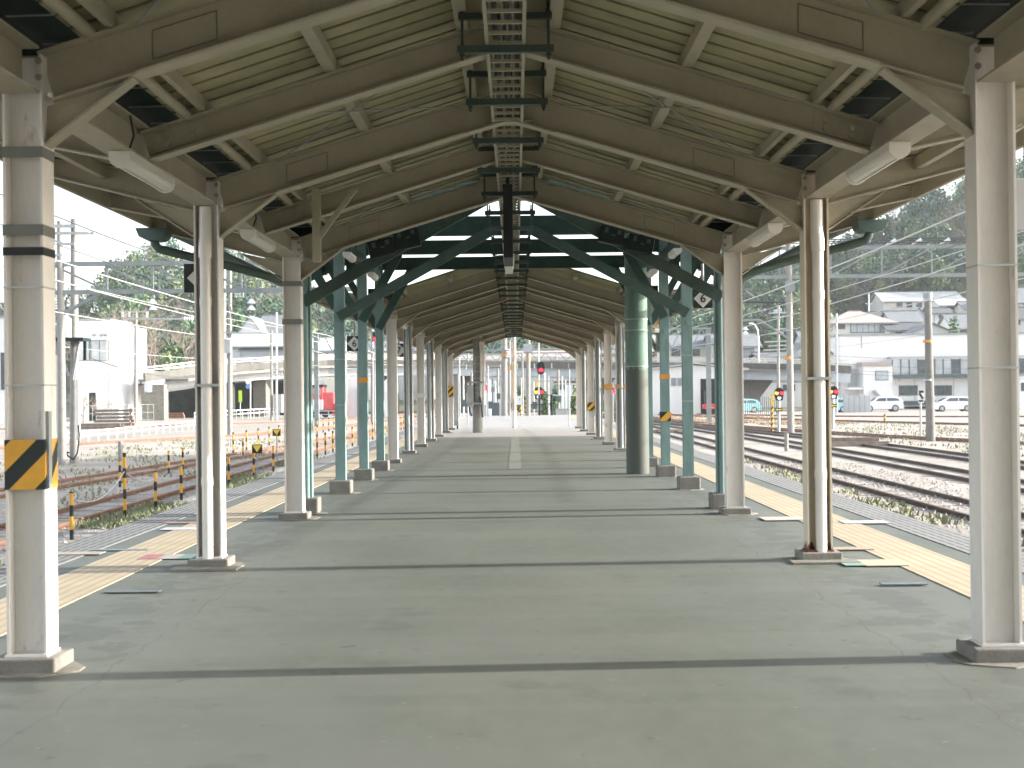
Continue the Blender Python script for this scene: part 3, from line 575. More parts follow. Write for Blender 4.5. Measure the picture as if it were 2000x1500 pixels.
# ---------------------------------------------------------------- foliage
def quads(cent, size, asp=1.0, up=0.0):
    nr = None
    if isinstance(cent, tuple): cent, nr = cent
    n_ = len(cent); a = rng.normal(size=(n_,3)); a[:,2] += up
    if nr is not None and up == 0.0:                     # leaves lie roughly across the outward direction of their clump
        nr = nr+rng.normal(size=(n_,3))*0.45; nr /= np.linalg.norm(nr,axis=1)[:,None]; a -= nr*np.sum(a*nr,axis=1)[:,None]; a /= np.linalg.norm(a,axis=1)[:,None]
    b_ = np.cross(nr,a) if (nr is not None and up == 0.0) else rng.normal(size=(n_,3)); b_ -= a*np.sum(a*b_,axis=1)[:,None]; b_ /= np.linalg.norm(b_,axis=1)[:,None]
    sz = (size*rng.uniform(0.6,1.3,n_))[:,None]; p = a*sz; q = b_*sz*asp
    return np.stack([cent-p-q*0.5, cent-q, cent+p*1.1, cent+q*0.8],1).reshape(-1,3)
def crown_points(c, rx, rz, n_, lumps=9):
    d = rng.normal(size=(lumps,3)); d /= np.linalg.norm(d,axis=1)[:,None]; lc = d*rng.uniform(0.35,0.85,(lumps,1))*np.array([rx,rx,rz])
    w_ = rng.integers(0,lumps,n_); e = rng.normal(size=(n_,3)); e /= np.linalg.norm(e,axis=1)[:,None]
    return np.array(c)+lc[w_]+e*(rng.uniform(0.6,1.0,(n_,1)))*np.array([rx,rx,rz])*0.45, e
def leaf_mesh(name, sets, mats, parent=None, loc=(0,0,0)):
    v = np.concatenate([s_[0] for s_ in sets]); mi = np.concatenate([np.full(len(s_[0])//4,s_[1]) for s_ in sets]).astype(np.int32); nf = len(v)//4
    me = bpy.data.meshes.new(name); me.vertices.add(len(v)); me.vertices.foreach_set('co',v.astype(np.float32).ravel()); me.loops.add(nf*4); me.loops.foreach_set('vertex_index',np.arange(nf*4,dtype=np.int32))
    me.polygons.add(nf); me.polygons.foreach_set('loop_start',np.arange(0,nf*4,4,dtype=np.int32))
    for m in mats: me.materials.append(m)
    me.polygons.foreach_set('material_index',mi); me.update(calc_edges=True); me.validate()
    o = bpy.data.objects.new(name,me); C.objects.link(o); o.location = loc
    if parent: o.parent = parent
    return o
def forest(u0, u1, ymin, n_, label, bare=0.3):
    sets = []; k = 0; tries = 0
    while k < n_ and tries < n_*6:
        tries += 1
        u = random.uniform(u0,u1); y = ymin(u)+(400-ymin(u))*random.random()**0.8; x = (u-1006)*y/F; z = H(x,y)
        if z < 3: continue
        k += 1; hh = random.uniform(6,11); rx = hh*random.uniform(0.32,0.48); c = (x,y,z+hh*0.55)
        ty = random.random()
        if ty < bare:
            cp = crown_points(c, rx, hh*0.5, 170, 12); sets.append((quads(cp,1.0,0.07,0.8),3))
        else:
            m_ = 0 if ty < bare+0.38 else (1 if ty < bare+0.58 else 2); cp = crown_points(c, rx, hh*0.5, 300, 10); sets.append((quads(cp,0.40,0.8),m_))
    return tag(leaf_mesh('hillside_forest', sets, [lf1,lf2,lf3,twig]), label, 'forest', None, 'stuff')
forest(-80,1010,lambda u: 290 if u > 420 else 235,620,'wooded hillside of evergreens and bare trees behind the left yard',0.26)
forest(1010,2200,lambda u: 305 if u > 1640 else (285 if u > 1470 else 275),900,'wooded hillside of mixed evergreens and bare trees above the houses on the right',0.22)
def grow(b, p, d, L, r_, lev, sp=0.55):
    q = p+d*L; b.tube([p,(p+q)/2+Vector((random.uniform(-.04,.04)*L,random.uniform(-.04,.04)*L,0)),q],[r_,r_*0.85,r_*0.66],4 if lev < 3 else 3,False)
    if lev == 0: return
    for _ in range(random.choice((2,3,3)) if lev > 1 else 3):
        a = Vector((random.gauss(0,1),random.gauss(0,1),random.gauss(0.15,0.6))); nd = (d+a*sp*0.75).normalized(); grow(b,p+d*L*random.uniform(0.6,1.0),nd,L*random.uniform(0.6,0.85),r_*0.6,lev-1,sp)
def bare_tree(label, u, vb, vt, Y, z=None, lev=5):
    p = P(u,vb,Y); zb = H(p.x,Y) if z is None else z; hh = max(3,P(u,vt,Y).z-zb); t = thing('bare_tree',label,'tree',(p.x,Y,zb-0.1),'bare leafless trees behind the left yard')
    M(bark).tube([(0,0,0),(0.03,0,hh*0.3)],[hh*0.022,hh*0.017],6).build('trunk',t); b = M(bark)
    for _ in range(4): grow(b,Vector((0,0,hh*random.uniform(0.14,0.3))),Vector((random.gauss(0,.5),random.gauss(0,.5),1)).normalized(),hh*0.24,hh*0.012,lev-1)
    b.build('crown',t); return t
def leafy(name, label, u, vb, vt, wpx, Y, m_, cat='tree', z=None, n_=700, group=None, leaf=0.35):
    p = P(u,vb,Y); zb = H(p.x,Y) if z is None else z; top = P(u,vt,Y).z; hh = max(1.0,top-zb); rx = wpx*Y/F/2
    t = thing(name,label,cat,(p.x,Y,zb-0.1),group)
    b = M(barkd).tube([(0,0,0),(0,0,hh*0.55)],[rx*0.09+0.03,rx*0.05+0.02],6)
    for a in range(4): b.tube([(0,0,hh*(0.25+0.06*a)),(math.cos(a*1.7)*rx*0.5,math.sin(a*1.7)*rx*0.5,hh*0.6)],[rx*0.04+0.015,0.012],4)
    b.build('trunk',t)
    ls = [(quads(crown_points((0,0,hh*0.55),rx,hh*0.5,n_,11),leaf,0.7),0),(quads(crown_points((0,0,hh*0.55),rx,hh*0.5,n_//3,7),leaf,0.7),1)]
    leaf_mesh('crown',ls,[m_,lf2 if m_ is not lf2 else lf3],t); return t
# ================================================================== tracks
def track(label, pts, rm, grp='railway tracks in the yard', zo=0.0):
    # smooth the polyline
    pts = [Vector((x,y,0)) for x,y in pts]
    if len(pts) > 2:
        out = []
        for i in range(len(pts)-1):
            p0 = pts[max(i-1,0)]; p1 = pts[i]; p2 = pts[i+1]; p3 = pts[min(i+2,len(pts)-1)]
            for k in range(6):
                t = k/6; out.append(0.5*((2*p1)+(p2-p0)*t+(2*p0-5*p1+4*p2-p3)*t*t+(3*p1-p0-3*p2+p3)*t**3))
        pts = out+[pts[-1]]
    t = thing('railway_track',label,'railway track',(pts[0].x,pts[0].y,GZ),grp); o = pts[0]
    for s_ in (-1,1):
        b = M(rm); off = []
        for i,p in enumerate(pts):
            tg = (pts[min(i+1,len(pts)-1)]-pts[max(i-1,0)]).normalized(); nrm = Vector((tg.y,-tg.x,0)); off.append(p-o+nrm*s_*0.567)
        for a,e in zip(off[:-1],off[1:]):
            zz = Vector((0,0,0.078+zo)); b.bar(a+zz,e+zz,0.066,0.04); b.bar(a+Vector((0,0,0.04+zo)),e+Vector((0,0,0.04+zo)),0.018,0.034); b.bar(a+Vector((0,0,0.014+zo)),e+Vector((0,0,0.014+zo)),0.12,0.018)
        b.build('rail',t)
    b = M(sleeper); acc = 0.0
    for a,e in zip(pts[:-1],pts[1:]):
        L = (e-a).length; tg = (e-a)/L; nrm = Vector((tg.y,-tg.x,0)); d = (0.62-acc)%0.62
        while d < L:
            c = a+tg*d-o+Vector((0,0,-0.052+zo*0.3+random.uniform(-.014,.012))); b.bar(c-nrm*1.05,c+nrm*1.05,0.2,0.1); d += 0.62
        acc = (L-(d-0.62))%0.62
    sb = b.build('sleepers',t); sb['kind'] = 'stuff'
track('rust brown track running straight beside the left grass strip',[(-9.05,4),(-9.05,240)],rail)
track('rust brown track second from the platform on the left, merging inward',[(-16,6),(-12.9,37),(-11.75,51),(-10.6,66),(-9.5,90),(-9.05,120)],rail,zo=0.004)
track('rust brown track behind the white guard fence on the left',[(-40,46),(-29,62),(-22.4,75),(-18.4,84),(-15,96),(-12.4,118),(-11.2,150),(-11,200)],rail,zo=0.006)
track('farthest left track curving in front of the road bridge',[(-75,96),(-45,110),(-25,124),(-16,142),(-13.5,170),(-13,210)],rail,zo=0.008)
track('dark track nearest the platform on the right',[(8.92,4),(8.92,240)],raild)
track('dark track second from the platform on the right',[(12.25,4),(12.25,60),(11.4,90),(9.9,120),(8.95,150)],raild,zo=0.004)
track('dark track third from the platform on the right',[(15.9,4),(15.5,55),(14.6,75),(12.6,100),(11.4,125),(10.8,160)],raild,zo=0.006)
track('rusty track on the right curving past the leaning concrete pole',[(36,8),(28.5,38),(20.6,64),(17.2,79),(14.2,100),(12.4,125),(12.0,170)],rail,zo=0.010)
track('rusty track on the right passing under the gantry mast',[(60,40),(44,62),(33,86),(24,110),(18,132),(14.4,160),(13.6,200)],rail,zo=0.012)
track('rusty track along the front of the parked cars on the right',[(95,98),(62,107),(38,118),(28,128),(20,146),(16.4,170),(15.2,200)],rail,zo=0.014)
# grass tufts and stones by the platform: nobody could count them
def scatter(x0,x1,y0,y1,n_,fn=None):
    x = rng.uniform(x0,x1,n_); y = y0+(y1-y0)*rng.uniform(0,1,n_)**1.6; return x,y
def stones(label, x0, x1, y0, y1, n_):
    x,y = scatter(x0,x1,y0,y1,n_); r_ = rng.uniform(0.015,0.05,n_); v = []; f = []
    base = np.array([(1,0,0),(0,1,0),(-1,0,0),(0,-1,0),(0,0,0.8),(0,0,-0.6)])
    fs = np.array([(0,1,4),(1,2,4),(2,3,4),(3,0,4)])
    a = rng.uniform(0,6.28,n_); ca,sa = np.cos(a),np.sin(a); sc = rng.uniform(0.6,1.4,(n_,1,3)); pts = base[None]*sc*r_[:,None,None]
    px = pts[:,:,0]*ca[:,None]-pts[:,:,1]*sa[:,None]; py = pts[:,:,0]*sa[:,None]+pts[:,:,1]*ca[:,None]
    V = np.stack([px+x[:,None],py+y[:,None],pts[:,:,2]+GZ+0.01],2).reshape(-1,3); Fc = (fs[None]+np.arange(n_)[:,None,None]*6).reshape(-1,3)
    me = bpy.data.meshes.new('gravel'); me.from_pydata(V.tolist(),[],Fc.tolist()); me.materials.append(stone); o = bpy.data.objects.new('gravel',me); C.objects.link(o); return tag(o,label,'gravel',None,'stuff')
stones('loose pale ballast stones between the platform and the dark track on the right',4.6,11,7,48,9000)
stones('loose pale ballast stones between the platform and the rusty tracks on the left',-11.5,-4.6,7,48,4500)
def grass(label, x0,x1,y0,y1,n_,m_):
    x,y = scatter(x0,x1,y0,y1,n_*3); ph = np.sin(x*1.3+2)*np.cos(y*0.55)+0.5*np.sin(y*1.7+x); keep = ph > -0.1; x,y = x[keep][:n_],y[keep][:n_]; n2 = len(x)
    hh = rng.uniform(0.04,0.13,n2); a = rng.uniform(0,6.28,n2); dx,dy = np.cos(a)*0.035,np.sin(a)*0.035; lx,ly = rng.normal(0,0.04,n2),rng.normal(0,0.04,n2)
    z0 = np.full(n2,GZ); V = np.stack([np.stack([x-dx,y-dy,z0],1),np.stack([x+dx,y+dy,z0],1),np.stack([x+lx+dx*.3,y+ly+dy*.3,z0+hh],1),np.stack([x+lx-dx*.3,y+ly-dy*.3,z0+hh],1)],1).reshape(-1,3)
    return tag(leaf_mesh('grass',[(V,0)],[m_]),label,'grass',None,'stuff')
grass('short green weeds growing on the strip left of the platform',-8.3,-4.7,7,60,16000,grassm)
grass('short green weeds between the rails and in the yard on the left',-20,-9.8,20,80,3500,grassm)
grass('sparse green weeds on the ballast right of the platform',4.7,8.0,7,50,4500,grassm)
grass('patches of green weeds between the tracks on the right',16.8,27,50,110,3000,grassm)
grass('brown dry weeds along the tracks in front of the white shed',13,24,100,140,7000,dry)
# ================================================================== yard posts on the left
pm2 = {}
def post_mesh(h):
    key = round(h,1)
    if key not in pm2:
        b = M(hzp); b.tube([(0,0,-0.1),(0,0,key)],0.036,8); b.use(black).tube([(0,0,key),(0,0,key+0.02)],0.04,8); o = b.build('hazard_post'); pm2[key] = o; return o,True
    return pm2[key],False
def hpost(x, y, h, label):
    o,new = post_mesh(h)
    if not new: o = o.copy(); C.objects.link(o)
    o.location = (x,y,GZ); return tag(o,label,'post','black and yellow ringed posts in the yard')
front = [(140,1054,961,'short ringed post just right of the nearest left column'),(244,1013,890,'tall ringed post carrying a sagging cable in the left grass strip'),(304,994,919,'ringed post directly behind the sagging cable, left grass strip'),
 (354,977,911,'ringed post just left of the downpipe column, left grass strip'),(447,949,890,'ringed post just right of the downpipe column, grass strip'),(496,934,879,'ringed post beside the nearer yellow triangle sign'),(534,921,875,'ringed post right of the nearer yellow triangle sign, by the third column')]
ends = []
for u,vb,vt,lab in front:
    g_ = G(u,vb); o = hpost(g_.x,g_.y,(vb-vt)*g_.y/F,lab); ends.append(o)
back = [(174,952,902,'dark ringed post between the two left tracks, leftmost of its row'),(302,925,880,'ringed post between the left tracks, seen above the sagging cable post'),(331,917,875,'ringed post between the left tracks with pale rags at its foot'),(375,909,870,'ringed post between the left tracks, left edge of the downpipe column'),(453,891,858,'ringed post between the left tracks, right edge of the downpipe column')]
for u,vb,vt,lab in back:
    g_ = G(u,vb); hpost(-10.75 if g_.y < 44 else g_.x+0.45,g_.y,(vb-vt)*g_.y/F,lab)
y = 53.0
while y < 100: hpost(-7.72,y,0.95,'ringed post in the long close-set row beside the far left track'); y += 2.4
y = 60.0
while y < 100: hpost(-11.9-0.02*(y-60),y,0.95,'ringed post in the farther row behind the close-set row on the left'); y += 3.3
a_ = Vector(ends[0].location)+Vector((0,0,0.72)); b_ = Vector(ends[1].location)+Vector((0,0,0.95)); c_ = Vector(ends[2].location)+Vector((0,0,0.66)); b = M(wirem)
def sag(a,e,s_,n_=8): return [a.lerp(e,i/n_)-Vector((0,0,s_*4*(i/n_)*(1-i/n_))) for i in range(n_+1)]
tag(M(wirem).tube(sag(a_,b_,0.28),0.012,6).tube(sag(b_,c_,0.12)[1:],0.012,6).build('sagging_cable'),'pale cable sagging between ringed posts in the left grass strip','cable')
for u,vb,vt,w_,lab in ((503,935,868,19,'nearer yellow triangle sign on a thin grey stake'),(541,902,838,15,'farther yellow triangle sign on a thin grey stake')):
    g_ = G(u,vb); s_ = g_.y/F; t = thing('triangle_sign',lab,'sign',g_,'yellow triangle signs in the yard'); hh = (vb-vt)*s_; ww = w_*s_
    M(greyst).tube([(0,0,-0.1),(0,0,hh)],0.022,8).build('stake',t); M(black).box((0,-0.03,hh-ww*0.45),(ww*1.05,0.02,ww*0.9)).build('board',t)
    M(yelpale).prism([(-ww*0.47,hh-ww*0.08),(ww*0.47,hh-ww*0.08),(0,hh-ww*0.8)],-0.046,-0.041).build('triangle',t)
# white guard fence along the left track
t = thing('guard_fence','low white railing with many posts in front of the lumber and white building','fence',(-23.3,72,GZ)); L = 40; dx = -0.02
for i in range(21): M(whitep).bar((dx*i*2,i*2.0,-0.05),(dx*i*2,i*2.0,0.68),0.07,0.07,(0,1,0)).build('post',t)
for z_ in (0.62,0.36): M(whitep).tube([(0,0,z_),(dx*L,L,z_)],0.03,6).build('rail',t)
# second white fence farther along, before the bridge
p0 = G(380,826); p1 = G(545,812)
t = thing('guard_fence','white barrier fence before the dark underpass','fence',p0)
for i in range(15): q = (p1-p0)*(i/14); M(whitep).bar(q+Vector((0,0,-0.1)),q+Vector((0,0,1.0)),0.08,0.08,(0,1,0)).build('post',t)
for z_ in (0.95,0.55): M(whitep).bar(Vector((0,0,z_)),p1-p0+Vector((0,0,z_)),0.05,0.1).build('rail',t)
# ================================================================== poles and wires
class Pole:
    def __init__(s, name, label, cat, u, vt, vb, dpx, m, z=GZ, Y=None, grp=None, taper=0.75, n_=12, ubase=None):
        g_ = G(ubase if ubase is not None else u, vb, z) if Y is None else Vector((P(u,vb,Y).x,Y,z)); s.s = g_.y/F; s.g = g_; s.u = u; s.vb = vb; s.Y = g_.y
        s.h = P(u,vt,g_.y).z-z; s.t = thing(name,label,cat,g_,grp); lean = P(u,vt,g_.y).x-g_.x
        r_ = dpx*s.s/2; s.r = r_; M(m).tube([(0,0,-0.2),(lean,0,s.h)],[r_,r_*taper],n_).build('shaft',s.t); s.lean = lean
    def L(s, u, v, dy=0.0):
        q = P(u,v,s.Y); return Vector((q.x-s.g.x,dy,q.z-s.g.z))
    def bar(s, name, m, a, e, w=0.1, h=0.1, dy=0.0): M(m).bar(s.L(*a,dy),s.L(*e,dy),w,h).build(name,s.t)
    def tube(s, name, m, pts, r_, dy=0.0): M(m).tube([s.L(*p,dy) for p in pts],r_,8).build(name,s.t)
    def insul(s, u, v, r_=0.10, hgt=0.35, dy=0.0, horiz=False):
        c = s.L(u,v,dy); b = M(porc)
        for k in range(4):
            a = c+(Vector((k*hgt/4,0,0)) if horiz else Vector((0,0,-k*hgt/4))); d = Vector((hgt/9,0,0)) if horiz else Vector((0,0,hgt/9))
            b.tube([a,a+d],[r_,r_*0.45],10)
        b.build('insulator',s.t)
    def band(s, m, v0, v1):
        a = s.L(s.u,v0); e = s.L(s.u,v1); M(m).tube([Vector((a.x,0,a.z)),Vector((a.x,0,e.z))],s.r*0.95+0.02,14).build('band',s.t)
UG = 'concrete and steel poles round the yard'
p = Pole('utility_pole','grey concrete pole with brown top beside the transformer platform','pole',145,428,905,18,polec,grp=UG)
p.bar('crossarm',galv,(110,443),(152,443),0.12,0.12,-0.25); p.bar('crossarm',galv,(105,457),(188,457),0.10,0.10,-0.25); p.bar('crossarm',galv,(120,478),(150,478),0.08,0.1,-0.25)
p.insul(178,452,0.09,0.3,-0.25); p.insul(160,443,0.07,0.25,-0.25)
p.bar('platform',dark,(108,664),(176,664),1.0,0.12,-0.4); p.bar('platform_leg',dark,(172,664),(172,704),0.1,0.1,-0.4); p.bar('brace',greyst,(112,668),(140,735),0.08,0.08,-0.3); p.bar('brace',greyst,(158,668),(146,742),0.08,0.08,-0.3)
c = p.L(133,662,-0.45); M(greyst).tube([c,c+Vector((0,0,0.75))],0.27,20).tube([c+Vector((0,0,0.75)),c+Vector((0,0,0.86))],[0.24,0.1],20).build('transformer',p.t)
for u in (122,130,138): p.insul(u,614,0.06,0.25,-0.45)
for u in (155,157.5): p.tube('conduit',pvc,[(u,742),(u+1,860)],0.055,-0.25)
p.tube('cable',black,[(158,830),(160,850),(156,884),(148,897),(138,890),(128,876)],0.03,-0.3)
p = Pole('utility_pole','weathered pole with many insulators, half hidden behind the hazard-banded column','pole',117,432,893,15,polec,grp=UG)
p.bar('crossarm',galv,(105,470),(130,478),0.09,0.1,-0.2); p.bar('crossarm',galv,(102,500),(126,500),0.09,0.1,-0.2)
for u in (109,113,117): p.insul(u,588,0.09,0.45,-0.2)
for u in (112,118,124): p.tube('conduit',pvc,[(u,694),(u+1,855)],0.06,-0.28)
p.tube('cable',black,[(112,855),(116,868),(126,880),(140,884)],0.035,-0.3); p.tube('cable',black,[(118,855),(121,872),(128,884),(133,890)],0.035,-0.34)
p = Pole('utility_pole','slim pole with two insulated crossarms in front of the white building','pole',265,606,829,8,polec,grp=UG)
p.bar('crossarm',galv,(234,609),(292,609),0.14,0.14,-0.3); p.bar('crossarm',galv,(240,623),(372,623),0.14,0.14,-0.3)
for u in (241,254,289): p.insul(u,611,0.16,0.5,-0.3)
p.insul(362,623,0.2,0.9,-0.3,True)
p = Pole('utility_pole','tall grey pole right of the downpipe column on the left','pole',449,528,852,10,polec,grp=UG)
p.bar('crossarm',galv,(436,571),(478,571),0.1,0.1,-0.25)
for u in (462,470,478): p.insul(u,571,0.13,0.4,-0.25)
p.bar('crossarm',greyst,(437,650),(462,650),0.1,0.1,-0.25); p.bar('box',galv,(446,660),(446,690),0.6,0.5,-0.4); p.tube('cable',black,[(452,600),(456,640),(451,660)],0.03,-0.2)
p = Pole('utility_pole','thin whitish pole left of the tall grey pole behind the downpipe','pole',439,520,850,5,whitep,grp=UG)
p = Pole('utility_pole','brown topped pole before the underpass pier','pole',530,645,811,6,polec,Y=140,grp=UG); p.bar('cabinet',galv,(545,770),(545,806),1.2,0.8,-0.3)
p = Pole('utility_pole','whitish ladder-armed pole left of the third left column','pole',540,610,812,5,galv,Y=138,grp=UG)
for v in (712,722,732,742): p.bar('crossarm',galv,(528,v),(549,v),0.08,0.08,-0.2)
p = Pole('utility_pole','white pole between the two nearer left green posts','pole',675,680,812,4,whitep,Y=120,grp=UG)
p = Pole('utility_pole','grey concrete pole behind the taped left green post','pole',727,640,808,7,polec,Y=118,grp=UG); p.bar('crossarm',galv,(716,690),(742,690),0.1,0.1,-0.25)
# yard gantries
def gantry(label, uL, uR, Y, vtop, vbot, us_vert, legs, chord=0.16, z=GZ):
    a = P((uL+uR)/2,vtop,Y).z; e = P((uL+uR)/2,vbot,Y).z; x0 = P(uL,vtop,Y).x; x1 = P(uR,vtop,Y).x; t = thing('catenary_gantry',label,'gantry',(x0,Y,z),'steel wire gantries over the tracks')
    zt_,zb_ = a-z,e-z
    for zz in (zt_,zb_): M(gant).box(((x1-x0)/2,0,zz),(x1-x0,chord,chord)).build('chord',t)
    xs = [P(u,vtop,Y).x-x0 for u in us_vert]
    for i,x in enumerate(xs):
        M(gant).bar((x,0,zb_),(x,0,zt_),0.09,0.09,(0,1,0)).build('web_post',t)
        if i < len(xs)-1:
            q = ((x,0,zt_-.05),(xs[i+1],0,zb_+.05)) if x0 < 0 else ((x,0,zb_+.05),(xs[i+1],0,zt_-.05)); M(gant).bar(*q,0.07,0.07,(0,1,0)).build('diagonal',t)
    for u,d_,m_ in legs:
        x = P(u,vtop,Y).x-x0; M(m_).tube([(x,0,-0.2),(x,0,zt_+0.3)],[d_/2,d_/2*0.85],14).build('mast',t)
    return t,x0,zt_,zb_
t,x0,zt_,zb_ = gantry('light grey wire gantry crossing behind the downpipe column on the left',100,700,52,513,568,[105,208,297,383,470,560,650],[(702,0.3,polec),(118,0.3,polec)])
L_ = lambda u,v,Y: Vector((P(u,v,Y).x-x0,0,P(u,v,Y).z-GZ))
M(gant).tube([L_(106,622,52),L_(206,568,52)],0.07,8).build('arm',t)
for u in (300,492):
    b = M(porc); c = L_(u,578,52)+Vector((0,-0.15,0))
    for k in range(2): b.tube([c-Vector((0,0,0.12+0.24*k)),c-Vector((0,0,0.28+0.24*k))],[0.05,0.16],12)
    b.build('insulator',t); M(gant).tube([c+Vector((0,0.1,0.15)),c-Vector((0,0,0.12))],0.03,6).build('hanger',t)
for u in (281,312,480,505): M(gant).bar(L_(u,546,52)+Vector((0,-0.12,0)),L_(u,582,52)+Vector((0,-0.12,0)),0.07,0.05,(0,1,0)).build('bracket',t)
t,x0,zt_,zb_ = gantry('dark topped wire gantry with cables crossing behind the nearest right column',1455,2120,81,482,538,[1522,1622,1722,1820,1918,2015,2110],[(1540,0.40,polec),(2125,0.40,polec)],0.2)
for k in range(3): M(wired).tube([(0.6,-0.2+0.15*k,zt_+0.25+0.12*k),(P(2115,482,81).x-x0,-0.2+0.15*k,zt_+0.25+0.12*k)],0.035,6).build('cable',t)
for u in (1690,1740,1790,1845,1905): x = P(u,480,81).x-x0; M(porc).tube([(x-0.3,-0.1,zt_+0.14),(x+0.25,-0.1,zt_+0.4)],[0.03,0.11],8).build('insulator',t)
for v0,v1 in ((645,648),): pass
L_ = lambda u,v: Vector((P(u,v,81).x-x0,-0.1,P(u,v,81).z-GZ))
M(gant).tube([L_(1450,626),L_(1482,625),L_(1540,662)],0.07,8).build('arm',t); M(wired).tube([L_(1455,590),L_(1530,591)],0.05,6).build('arm',t)
M(wired).tube([L_(1515,592),L_(1526,597),L_(1531,610)],0.04,6).build('arm',t)
b = M(greyst); b.tube([L_(1491,606)+Vector((0,-0.5,0)),L_(1491,606)+Vector((0,0.2,0))],[0.27,0.10],18,False); b.tube([L_(1491,606)+Vector((0,-0.42,0)),L_(1491,606)+Vector((0,-0.05,0))],[0.10,0.06],12); b.build('horn_speaker',t)
b = M(porc)
for k in range(2): q = L_(1455,638+8*k); b.tube([q,q-Vector((0,0,0.2))],[0.06,0.2],10)
b.build('insulator',t); M(gant).box(L_(1540,560)+Vector((0.02,-0.2,0)),(0.5,0.3,0.6)).build('box',t)
q = L_(1540,702); M(orange).tube([q+Vector((0,0.1,0)),q+Vector((0,0.1,0.18))],0.215,14).build('band',t)
# lattice gantry far down the line
def lattice(label, uL, uR, Y, vt_, vb_):
    x0 = P(uL,vt_,Y).x; x1 = P(uR,vt_,Y).x; a = P(1000,vt_,Y).z-GZ; e = P(1000,vb_,Y).z-GZ; t = thing('lattice_gantry',label,'gantry',(x0,Y,GZ),'steel wire gantries over the tracks'); L = x1-x0; n_ = int(L/1.5)
    for zz in (a,e):
        for dy in (-0.4,0.4): M(gant).box((L/2,dy,zz),(L,0.11,0.11)).build('chord',t)
    b = M(gant)
    for i in range(n_):
        xa,xb = L*i/n_,L*(i+1)/n_; b.bar((xa,-0.4,e),((xa+xb)/2,-0.4,a),0.08,0.08,(0,1,0)); b.bar(((xa+xb)/2,-0.4,a),(xb,-0.4,e),0.08,0.08,(0,1,0))
    b.build('lattice',t)
    for x in (0.2,L-0.2):
        M(gant).box((x,0,a/2),(0.35,0.35,a)).build('leg',t)
    for k in range(9):
        x = L*(k+0.5)/9; b = M(greyst)
        for j in range(3): b.tube([(x,0,e-0.25-0.2*j),(x,0,e-0.4-0.2*j)],[0.04,0.10],8)
        b.build('insulator',t)
lattice('pale lattice truss gantry spanning the yard beyond the canopies',612,1388,112,646,684)
lattice('smaller lattice gantry seen through the far end of the canopy',860,1160,158,690,706)
# wires along the tracks
def wire(label, x, z, y0, y1, m_=wirem, r_=0.014, x1=None, z1=None, grp='overhead wires along the tracks'):
    x1 = x if x1 is None else x1; z1 = z if z1 is None else z1; n_ = max(2,int((y1-y0)/45)); pts = []
    for k in range(n_):
        a = Vector((x,y0,z)).lerp(Vector((x1,y1,z1)),k/n_); e = Vector((x,y0,z)).lerp(Vector((x1,y1,z1)),(k+1)/n_); sg = sag(a,e,0.25,6); pts += sg if k == 0 else sg[1:]
    return tag(M(m_).tube(pts,r_,5,False).build('overhead_wire'),label,'wire',grp)
wire('upper bright wire of the pair over the nearest left track',-9.05,4.42,14,235,wirem,0.018)
wire('lower bright wire of the pair over the nearest left track',-9.05,4.02,14,235,wirem,0.016)
wire('dark feeder wire rising highest on the left above the transformer',-9.3,5.45,10,235,wired,0.014)
wire('thin dark wire just under the highest wire on the left',-9.9,5.0,20,235,wired,0.011)
wire('bright wire over the second left track',-12.3,3.95,20,120,wirem,0.016,-9.3,3.95)
wire('thin wire over the second left track, above the bright one',-12.3,4.75,20,120,wirem,0.012,-9.3,4.75)
wire('bright wire over the third left track',-21.5,4.0,60,140,wirem,0.018,-12,4.0)
wire('bright support wire over the nearest right track',8.92,5.15,14,235,wirem,0.02)
wire('contact wire over the nearest right track',8.92,4.15,14,235,wirem,0.014)
wire('support wire over the second right track',12.25,5.3,20,150,wirem,0.014,8.95,5.3)
wire('contact wire over the second right track',12.25,4.2,20,150,wirem,0.014,8.95,4.2)
wire('high dark wire to the right of the tracks near the hill',21,8.2,40,235,wired,0.018,13,8.2)
wire('contact wire over the curving right track',20.5,4.2,64,150,wirem,0.014,12,4.2)
# cross wires in front of the right-hand houses and left building
for k,(va,vb_,lab) in enumerate(((690,712,'uppermost dark wire across the white factory front'),(705,728,'second dark wire across the white factory front'),(716,741,'third dark wire across the white factory front'),(722,748,'lowest dark wire across the white factory front'))):
    a = P(1560,va,140); e = P(2040,vb_-8,150); tag(M(wired).tube(sag(a,e,0.3,8),0.018,5,False).build('cross_wire'),lab,'wire','service wires across the factory')
a = P(178,700,100); e = P(392,735,130); tag(M(wired).tube(sag(a,e,0.5,8),0.03,5,False).build('cross_wire'),'thick beaded cable drooping across the left white building','wire')
# right-hand poles
p = Pole('utility_pole','leaning dark grey concrete pole before the white factory','pole',1812,572,862,18,mat('dark_pole_concrete',(0.19,0.185,0.17),0.85,0.2,3,fine=0.1),ubase=1818,grp=UG); p.band(greyst,572,585); p.band(orange,664,669); p.band(galv,583,588); p.band(galv,740,744)
p = Pole('utility_pole','telephone pole loaded with many crossarms left of the gantry mast','pole',1520,590,800,7,polec,Y=135,grp=UG)
for v,a,e in ((612,1500,1542),(620,1508,1536),(644,1510,1534),(652,1505,1530),(668,1492,1545),(676,1500,1540),(684,1490,1538),(694,1500,1536)):
    p.bar('crossarm',galv,(a,v),(e,v-2),0.14,0.12,-0.25)
for u in (1512,1516,1524,1530): p.insul(u,606,0.12,0.4,-0.25)
p = Pole('street_lamp','slim white street lamp with curved neck beside the grey-roofed house','street lamp',1482,655,705,3.4,whitep,Y=178,z=P(1482,705,178).z); p.tube('neck',whitep,[(1481,660),(1480,645),(1474,634),(1467,632)],0.10); p.bar('lamp_head',whitep,(1470,631),(1463,632),0.35,0.2)
